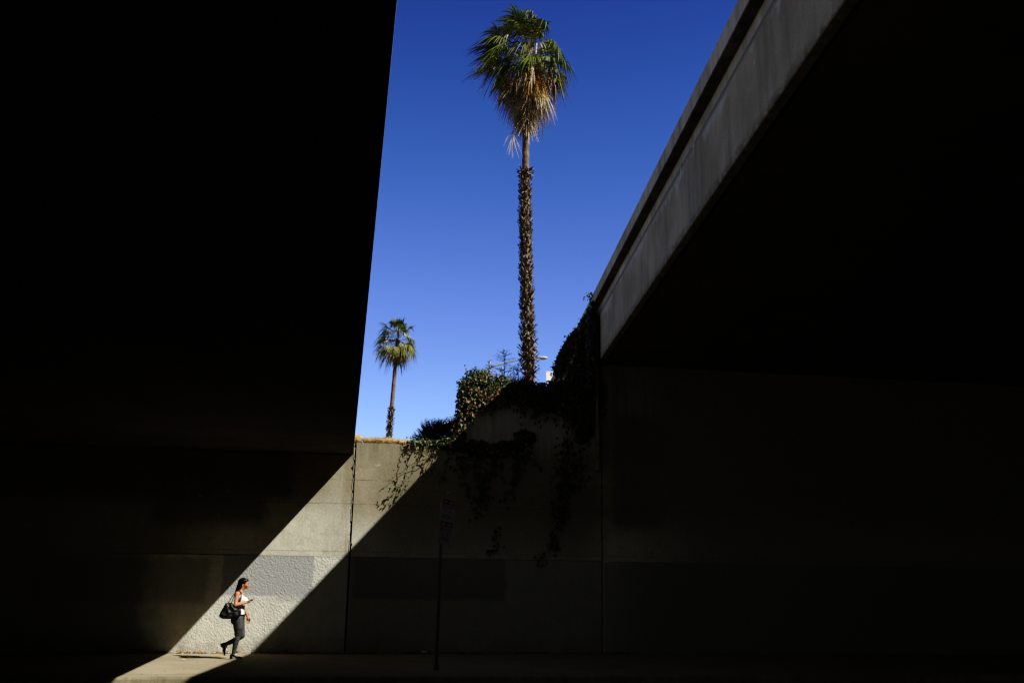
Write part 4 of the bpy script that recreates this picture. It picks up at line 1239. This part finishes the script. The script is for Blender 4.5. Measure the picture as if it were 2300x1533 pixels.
# legs (inside the jeans) down to the ankles
hN, kN, aN = V((-.012, -.078, .78)), V((.012, -.078, .448)), V((-.038, -.078, .09))
hF, kF, aF = V((.005, .078, .78)), V((.082, .078, .452)), V((-.262, .080, .268))
chain(bm, [hN, hN.lerp(kN, .5), kN], [.085, .072, .046], 12); chain(bm, [kN, kN.lerp(aN, .35) + V((-.02, 0, 0)), aN, V((-.035, -.078, .055))], [.046, .045, .030, .032], 12)
chain(bm, [hF, hF.lerp(kF, .5), kF], [.085, .070, .046], 12); chain(bm, [kF, kF.lerp(aF, .35) + V((-.012, 0, -.02)), aF, V((-.275, .08, .255))], [.046, .044, .030, .026], 12)
chain(bm, [V((-.055, -.078, .055)), V((.04, -.078, .050))], [.024, .017], 10)
chain(bm, [V((-.278, .08, .245)), V((-.262, .08, .17))], [.022, .015], 10)
body = link('body', pmesh(remeshed(bm, 'body', .0052, 3)), M['skin'], person, smooth=True)
# face details
bm = bmesh.new(); ell(bm, (.1415, 0, 1.4225), (.0075, .019, .0046)); ell(bm, (.1385, 0, 1.4115), (.0075, .017, .0050))
link('lips', pmesh(from_bm(bm, 'lips')), M['lip'], person, smooth=True)
for s in (-1, 1):
    bm = bmesh.new(); ell(bm, (.133, s*.031, 1.478), (.011, .013, .0065))
    link('eye', pmesh(from_bm(bm, 'eye')), M['eye'], person, smooth=True)
    bm = bmesh.new(); tube(bm, [(.146, s*.015, 1.496), (.141, s*.032, 1.501), (.126, s*.047, 1.498)], [.002, .0026, .0015], 6)
    link('eyebrow', pmesh(from_bm(bm, 'eyebrow')), M['hair'], person, smooth=True)
    bm = bmesh.new(); tube(bm, [(.034 + .016*math.cos(2*PI*k/20), s*.087, 1.413 + .020*math.sin(2*PI*k/20)) for k in range(21)], .0014, 6, caps=False)
    link('earring', pmesh(from_bm(bm, 'earring')), M['silver'], person, smooth=True)
# -- hair: cap, temple sweep and a straight length down the back
bm = bmesh.new()
ell(bm, (.026, 0, 1.520), (.104, .086, .086), seg=22, ring=14)
ell(bm, (.085, 0, 1.558), (.056, .064, .034), Euler((0, R(22), 0)).to_matrix())
chain(bm, [(.0, 0, 1.50), (-.030, 0, 1.43), (-.066, 0, 1.35), (-.098, 0, 1.27)], [.080, .064, .050, .022], 14)
for s in (-1, 1):
    chain(bm, [(.055, s*.066, 1.545), (.010, s*.070, 1.49), (-.020, s*.066, 1.42), (-.058, s*.055, 1.35), (-.078, s*.045, 1.318)], [.028, .030, .036, .030, .012], 10)
hair = link('hair', pmesh(remeshed(bm, 'hair', .006, 3)), M['hair'], person, smooth=True)

# -- white tank top: torso shell with a scooped neck and straps
bm = bmesh.new()
def torso_at(z):
    for a, b in zip(torso, torso[1:]):
        if a[2] <= z <= b[2]:
            t = (z-a[2])/(b[2]-a[2]); return [a[i] + (b[i]-a[i])*t for i in range(5)]
    return torso[-1]
NT, NR = 40, 16
rows = []
for j in range(NR+1):
    row = []
    for k in range(NT):
        th = 2*PI*k/NT; c_, s_ = math.cos(th), math.sin(th)
        front = max(0, c_)
        ztop = 1.240 + .010*abs(s_) - (.018*front**3)
        # strap risers
        for sgn in (-1, 1):
            dth = math.atan2(s_, c_) - sgn*R(62); ztop += .055*math.exp(-(dth/.22)**2)
            dth = math.atan2(s_, c_) - sgn*R(118); ztop += .05*math.exp(-(dth/.24)**2)
        z = .845 + (ztop-.845)*j/NR
        cx, cy, cz, rx, ry = torso_at(z)
        x = cx + (rx+.011)*c_; y = cy + (ry+.011)*s_
        for sgn in (-1, 1):     # cover the bust
            q = V((x - .078, y - sgn*.062, z - 1.158)); 
            if c_ > -.2 and q.length < .086:
                e = max(q.length, 1e-4); dq = q / e; x += dq.x*(.085-e); y += dq.y*(.085-e)*.6
        x += .006*noise.noise(V((th*2, z*14, 1)))
        row.append(bm.verts.new((x, y, z)))
    rows.append(row)
for a, b in zip(rows, rows[1:]):
    for k in range(NT): bm.faces.new([a[k], a[(k+1) % NT], b[(k+1) % NT], b[k]])
for s in (-1, 1):
    path = [(.062, s*.088, 1.262), (.040, s*.088, 1.300), (.0, s*.088, 1.336), (-.045, s*.090, 1.335), (-.078, s*.092, 1.295), (-.085, s*.088, 1.262)]
    rr_ = [bm.verts.new((p[0], p[1]-.014, p[2]+.004)) for p in path]; ll_ = [bm.verts.new((p[0], p[1]+.014, p[2]+.004)) for p in path]
    for i in range(len(path)-1): bm.faces.new([rr_[i], ll_[i], ll_[i+1], rr_[i+1]])
link('tank_top', pmesh(from_bm(bm, 'tank_top')), M['tank'], person, smooth=True)
# -- belt knot
bm = bmesh.new()
cx, cy, cz, rx, ry = torso_at(.872)
tube(bm, [(cx + (rx+.016)*math.cos(2*PI*k/30), (ry+.016)*math.sin(2*PI*k/30), .868) for k in range(31)], .013, 8)
ell(bm, (.108, -.02, .862), (.018, .03, .018)); chain(bm, [(.112, -.03, .855), (.110, -.05, .80)], [.010, .007], 8, 3)
link('belt', pmesh(from_bm(bm, 'belt')), M['black'], person, smooth=True)
# -- jeans
bm = bmesh.new()
rings_loft(bm, [(-.02, 0, .72, .105, .150), (-.022, 0, .78, .122, .162), (-.014, 0, .83, .116, .156), (-.010, 0, .872, .112, .148)], 28)
for s in (-1, 1): ell(bm, (-.070, s*.070, .765), (.088, .085, .095))
chain(bm, [hN, V((.012, -.078, .60)), kN + V((.006, 0, .01))], [.108, .094, .060], 16)
chain(bm, [kN + V((.004, 0, 0)), V((-.020, -.078, .31)), V((-.036, -.078, .18)), aN + V((0, 0, .015))], [.059, .056, .045, .040], 16)
chain(bm, [hF, V((.040, .078, .60)), kF], [.106, .086, .059], 16)
chain(bm, [kF, V((-.040, .079, .372)), V((-.16, .08, .315)), aF + V((.018, 0, .012))], [.058, .055, .046, .036], 16)
# folds behind the knee and at the ankle
for z, x in ((.50, .0), (.47, .0), (.43, -.01), (.40, -.015)):
    tube(bm, [(x + .060*math.cos(a), -.078 + .060*math.sin(a), z + .012*math.sin(2*a)) for a in [2*PI*i/18 for i in range(19)]], .006, 6)
for z in (.13, .155): tube(bm, [(-.037 + .042*math.cos(a), -.078 + .042*math.sin(a), z + .006*math.sin(a)) for a in [2*PI*i/18 for i in range(19)]], .005, 6)
link('jeans', pmesh(remeshed(bm, 'jeans', .0075, 2)), M['jeans'], person, smooth=True)
bm = bmesh.new(); ell(bm, (.045, -.177, .735), (.006, .006, .006))
link('rivet', pmesh(from_bm(bm, 'rivet')), M['silver'], person, smooth=True)

# -- shoes: black trainers with white soles, laces and a white tick on the side
M['shoe'] = plain('black_knit', (.012, .012, .012), .65, var=.3, scale=60)
M['sole'] = plain('white_rubber', (.78, .78, .77), .5, var=.04)
def shoe(mt):
    """local frame: toe +x, up +z, sole underside z = 0, heel at x = 0, length .245"""
    def half_w(u): return .030 + .014*math.sin(PI*min(u*1.15, 1))**1 + (.008 if .55 < u < .85 else 0)
    N = 14; n = 16
    def bodyrow(u, z0, h, wk):
        w = half_w(u)*wk * (1 if .04 < u < .93 else .72)
        return [(.245*u, w*math.cos(a), z0 + h*(math.sin(a) if math.sin(a) > 0 else math.sin(a)*.15)) for a in [2*PI*k/n for k in range(n)]]
    bm = bmesh.new(); rows = []
    for i in range(N+1):
        u = i/N
        h = .085 if u < .30 else .085 - (u-.30)/.45*.042 if u < .75 else .043 - (u-.75)/.25*.020
        if u < .06: h *= .85
        rows.append([bm.verts.new(mt @ V(p)) for p in bodyrow(u, .018, max(h-.0, .012), .98)])
    for a, b in zip(rows, rows[1:]):
        for k in range(n): bm.faces.new([a[k], a[(k+1) % n], b[(k+1) % n], b[k]])
    bm.faces.new(rows[0]); bm.faces.new(rows[-1])
    sh = link('shoe', pmesh(from_bm(bm, 'shoe')), M['shoe'], person, smooth=True)
    bm = bmesh.new(); top, bot = [], []
    for i in range(28):
        a = 2*PI*i/28; u = .5 + .53*math.cos(a)
        w = half_w(min(max(u, 0), 1))*abs(math.sin(a))**.55*(1 if math.sin(a) > 0 else -1)*1.06
        lift = .012*max(0, (u-.75)/.25)
        top.append(bm.verts.new(mt @ V((.245*u, w, .022 + lift)))); bot.append(bm.verts.new(mt @ V((.245*u, w*.96, 0 + lift))))
    bm.faces.new(top); bm.faces.new(bot[::-1])
    for i in range(28): bm.faces.new([top[i], bot[i], bot[(i+1) % 28], top[(i+1) % 28]])
    link('sole', pmesh(from_bm(bm, 'sole')), M['sole'], sh)
    bm = bmesh.new()
    for i in range(5):
        u = .36 + .075*i; h = .022 + .085 - (u-.30)/.45*.050
        tube(bm, [mt @ V((.245*u, -.030, h-.018)), mt @ V((.245*u + .006, -.014, h+.003)), mt @ V((.245*u + .010, .014, h+.003)), mt @ V((.245*u, .030, h-.018))], .0048, 6)
    for s in (-1, 1):
        tube(bm, [mt @ V((.092 + .018*math.cos(a)*1.3, s*.012 + s*.016 + .012*math.sin(a), .104 + .006*math.sin(a))) for a in [2*PI*k/12 for k in range(13)]], .004, 5)
    tube(bm, [mt @ V((.070, 0, .118)), mt @ V((.088, 0, .106)), mt @ V((.12, 0, .093))], [.012, .013, .011], 6)
    link('laces', pmesh(from_bm(bm, 'laces')), M['sole'], sh)
    for s in (-1, 1):       # the curved tick
        pts_t, pts_b = [], []
        for i in range(9):
            t = i/8
            x = .062 + .095*t; zc = .043 + .030*(1-t)**2 if False else 0
            ztop = .042 + .010*(1-t)*0 + .034*max(0, .30-t)/.30 if t < .30 else .042 - .0*t
            # hook at the toe end sweeping back to a point at the heel
            up = .058 - .020*math.sin(PI*min(t/.85, 1)*.5); dn = up - .008*math.sin(PI*t)**.8 - .001
            x = .050 + .075*t
            w = half_w(x/.245)*.94 + .0025
            pts_t.append(mt @ V((x, s*w, up))); pts_b.append(mt @ V((x, s*w*1.02, dn)))
        vs = [tuple(p) for p in pts_t + pts_b]; m_ = len(pts_t)
        link('side_tick', pmesh(from_lists('side_tick', vs, [(i, i+1, m_+i+1, m_+i) for i in range(m_-1)])), M['sole'], sh)
shoe(Matrix.Translation((-.112, -.078, .003)) @ Matrix.Rotation(R(-2), 4, 'Z'))
shoe(Matrix.Translation((-.338, .080, .292)) @ Matrix.Rotation(R(71), 4, 'Y'))

# ------------------------------------------------------------------ phone in her hand
ph = tag(empty('phone', PO + pc), 'slim black phone held up in front of the walking woman', 'phone')
mt = Matrix.Translation(PO + pc) @ Matrix((phd, phs, phn)).transposed().to_4x4()
bm = bmesh.new(); bmesh.ops.create_cube(bm, size=1, matrix=mt @ Matrix.Translation((.012, 0, 0)) @ Matrix.Diagonal((.140, .068, .0085, 1)))
bmesh.ops.bevel(bm, geom=bm.edges[:], offset=.003, segments=2, affect='EDGES')
link('case', from_bm(bm, 'case'), plain('black_phone_case', (.015, .015, .016), .35), ph)
bm = bmesh.new(); bmesh.ops.create_grid(bm, x_segments=1, y_segments=1, size=.5, matrix=mt @ Matrix.Translation((.012, 0, .0047)) @ Matrix.Diagonal((.128, .060, 1, 1)))
link('screen', from_bm(bm, 'screen'), plain('phone_glass', (.02, .02, .025), .08, 0, .6), ph)

# ------------------------------------------------------------------ shoulder bag
bag = tag(empty('handbag', PO + V((-.16, -.20, .80))), 'large slouchy black leather shoulder bag hanging at the hip of the woman', 'handbag')
def leather_mat():
    m, nt, b = new_mat('creased_black_leather'); k = NB(nt)
    tc = k.n('ShaderNodeTexCoord').outputs['Object']
    n1 = k.noise(k.map(tc, (1.6, 1, .8), rot=(0, .5, 0)), 9, 5, .65, .5); n2 = k.noise(tc, 60, 3, .6)
    nt.links.new(k.scale((.014, .014, .016), k.rng(n1, .3, .7, .7, 1.4)), b.inputs['Base Color'])
    nt.links.new(k.rng(n1, .3, .7, .28, .5), b.inputs['Roughness'])
    b.inputs['Specular IOR Level'].default_value = .6
    nt.links.new(k.bump(k.m('ADD', n1, k.m('MULTIPLY', n2, .12)), .8, .035), b.inputs['Normal'])
    return m
M['leather'] = leather_mat()
outl = [(-.262, 1.104), (-.20, 1.112), (-.137, 1.110), (-.105, 1.065), (-.070, 1.030), (-.005, .995), (.044, .985), (.056, .93), (.052, .880), (.025, .83), (-.010, .805),
        (-.10, .795), (-.20, .790), (-.297, .793), (-.345, .815), (-.378, .845), (-.365, .895), (-.337, .958), (-.31, 1.01), (-.291, 1.05)]
bc = V((-.15, 0, .92))
bm = bmesh.new()
loops = []
for sc1, dy in ((.30, -.062), (.62, -.066), (.86, -.050), (.97, -.026), (1.0, 0), (.97, .026), (.86, .045), (.62, .055), (.30, .058)):
    row = []
    for i, (x, z) in enumerate(outl):
        p = bc + V((x - bc.x, 0, z - bc.z))*sc1
        thick = .62 + .50*min(1, max(0, (1.10 - p.z)/.28))
        crease = .010*math.sin(p.x*48 + p.z*22) * (1 if dy < 0 else .3)
        row.append(bm.verts.new((p.x, -.205 + dy*thick + crease*(1-abs(sc1-.7)), p.z)))
    loops.append(row)
n = len(outl)
for a, b in zip(loops, loops[1:]):
    for i in range(n): bm.faces.new([a[i], a[(i+1) % n], b[(i+1) % n], b[i]])
for row, s in ((loops[0], -.064), (loops[-1], .056)):
    c0 = bm.verts.new((bc.x, -.205 + s*1.05, bc.z))
    for i in range(n): bm.faces.new([row[i], row[(i+1) % n], c0])
bmesh.ops.subdivide_edges(bm, edges=bm.edges[:], cuts=2, smooth=1.0, use_grid_fill=True)
for v in bm.verts: v.co.y += .010*noise.noise(V((v.co.x*13, 3, v.co.z*10)))
link('pouch', pmesh(from_bm(bm, 'pouch')), M['leather'], bag, smooth=True)
def strap(pts):
    bm = bmesh.new(); P = [V(p) for p in pts]
    # smooth by midpoint refinement
    for _ in range(2):
        Q = [P[0]]
        for a, b in zip(P, P[1:]): Q += [a.lerp(b, .25), a.lerp(b, .75)]
        P = Q + [P[-1]]
    tube(bm, P, .0085, 8); link('strap', pmesh(from_bm(bm, 'strap')), M['leather'], bag, smooth=True)
strap([(-.215, -.205, 1.105), (-.165, -.185, 1.20), (-.118, -.150, 1.285), (-.060, -.110, 1.352), (-.020, -.108, 1.350), (.020, -.118, 1.300), (.030, -.150, 1.24), (.010, -.185, 1.14), (-.02, -.20, 1.02)])
strap([(-.150, -.205, 1.108), (-.128, -.190, 1.19), (-.098, -.150, 1.285), (-.050, -.118, 1.350), (-.012, -.118, 1.345), (.026, -.135, 1.285), (.030, -.165, 1.20), (.0, -.20, 1.06)])

# ------------------------------------------------------------------ light, sky, camera
w = bpy.data.worlds.new('World'); sc.world = w; w.use_nodes = True
nt = w.node_tree; bg = nt.nodes['Background']
sky = nt.nodes.new('ShaderNodeTexSky'); sky.sky_type = 'NISHITA'; sky.sun_disc = False
el = math.asin(SUN.z); az = math.atan2(SUN.x, SUN.y)
sky.sun_elevation = el; sky.sun_rotation = az
sky.air_density = 1.0; sky.dust_density = 0.2; sky.ozone_density = 4.0; sky.altitude = 300
k = NB(nt)
# deep polarised blue away from the sun, a greyer and dimmer dome on the sun's own side
hs = nt.nodes.new('ShaderNodeHueSaturation'); hs.inputs['Hue'].default_value = .529; hs.inputs['Saturation'].default_value = 1.19; hs.inputs['Value'].default_value = 1.22
nt.links.new(sky.outputs[0], hs.inputs['Color'])
hz = nt.nodes.new('ShaderNodeHueSaturation'); hz.inputs['Saturation'].default_value = .45; hz.inputs['Value'].default_value = .17
nt.links.new(sky.outputs[0], hz.inputs['Color'])
D = k.xyz(nt.nodes.new('ShaderNodeTexCoord').outputs['Generated'])
deep = k.scale(hs.outputs[0], k.rng(D[2], .18, .58, 1.0, .56))
nt.links.new(k.mix(k.step(D[1], .05, .45), hz.outputs[0], deep), bg.inputs[0])
bg.inputs[1].default_value = 0.14

sun = bpy.data.lights.new('sun', 'SUN'); sun.energy = 5.0; sun.angle = R(.53); sun.color = (1.0, .965, .90)
so = bpy.data.objects.new('sun', sun); COL.objects.link(so)
so.rotation_euler = (-SUN).to_track_quat('-Z', 'Y').to_euler(); so.location = SUN*60

yaw, pitch, roll = R(9.54397673), R(13.49234768), R(.85020552)
fwd = V((math.sin(yaw)*math.cos(pitch), math.cos(yaw)*math.cos(pitch), math.sin(pitch)))
rt = V((math.cos(yaw), -math.sin(yaw), 0)); up = rt.cross(fwd)
c_, s_ = math.cos(roll), math.sin(roll)
rt2 = rt*c_ + up*s_; up2 = up*c_ - rt*s_
cam = bpy.data.cameras.new('camera'); co = bpy.data.objects.new('camera', cam); COL.objects.link(co)
mw = Matrix((rt2, up2, -fwd)).transposed().to_4x4(); mw.translation = V((0, -22.689, 1.78))
co.matrix_world = mw
cam.sensor_width = 36; cam.lens = 2164.6057/2300*36; cam.clip_start = .1; cam.clip_end = 5000
sc.camera = co
sc.render.engine = 'CYCLES'
sc.cycles.max_bounces = 6; sc.cycles.diffuse_bounces = 4; sc.cycles.use_denoising = True
sc.view_settings.view_transform = 'Standard'; sc.view_settings.look = 'None'; sc.view_settings.exposure = 0; sc.view_settings.gamma = 1
# the photograph's own contrasty tone response (deep toe, slight shoulder lift)
sc.view_settings.use_curve_mapping = True
cm = sc.view_settings.curve_mapping; cv = cm.curves[3]
for i, (a, b) in enumerate(TONE):
    if i == 0: cv.points[0].location = (a, b)
    elif i == len(TONE)-1: cv.points[len(cv.points)-1].location = (a, b)
    else: cv.points.new(a, b)
for p in cv.points: p.handle_type = 'AUTO_CLAMPED'
cm.update()
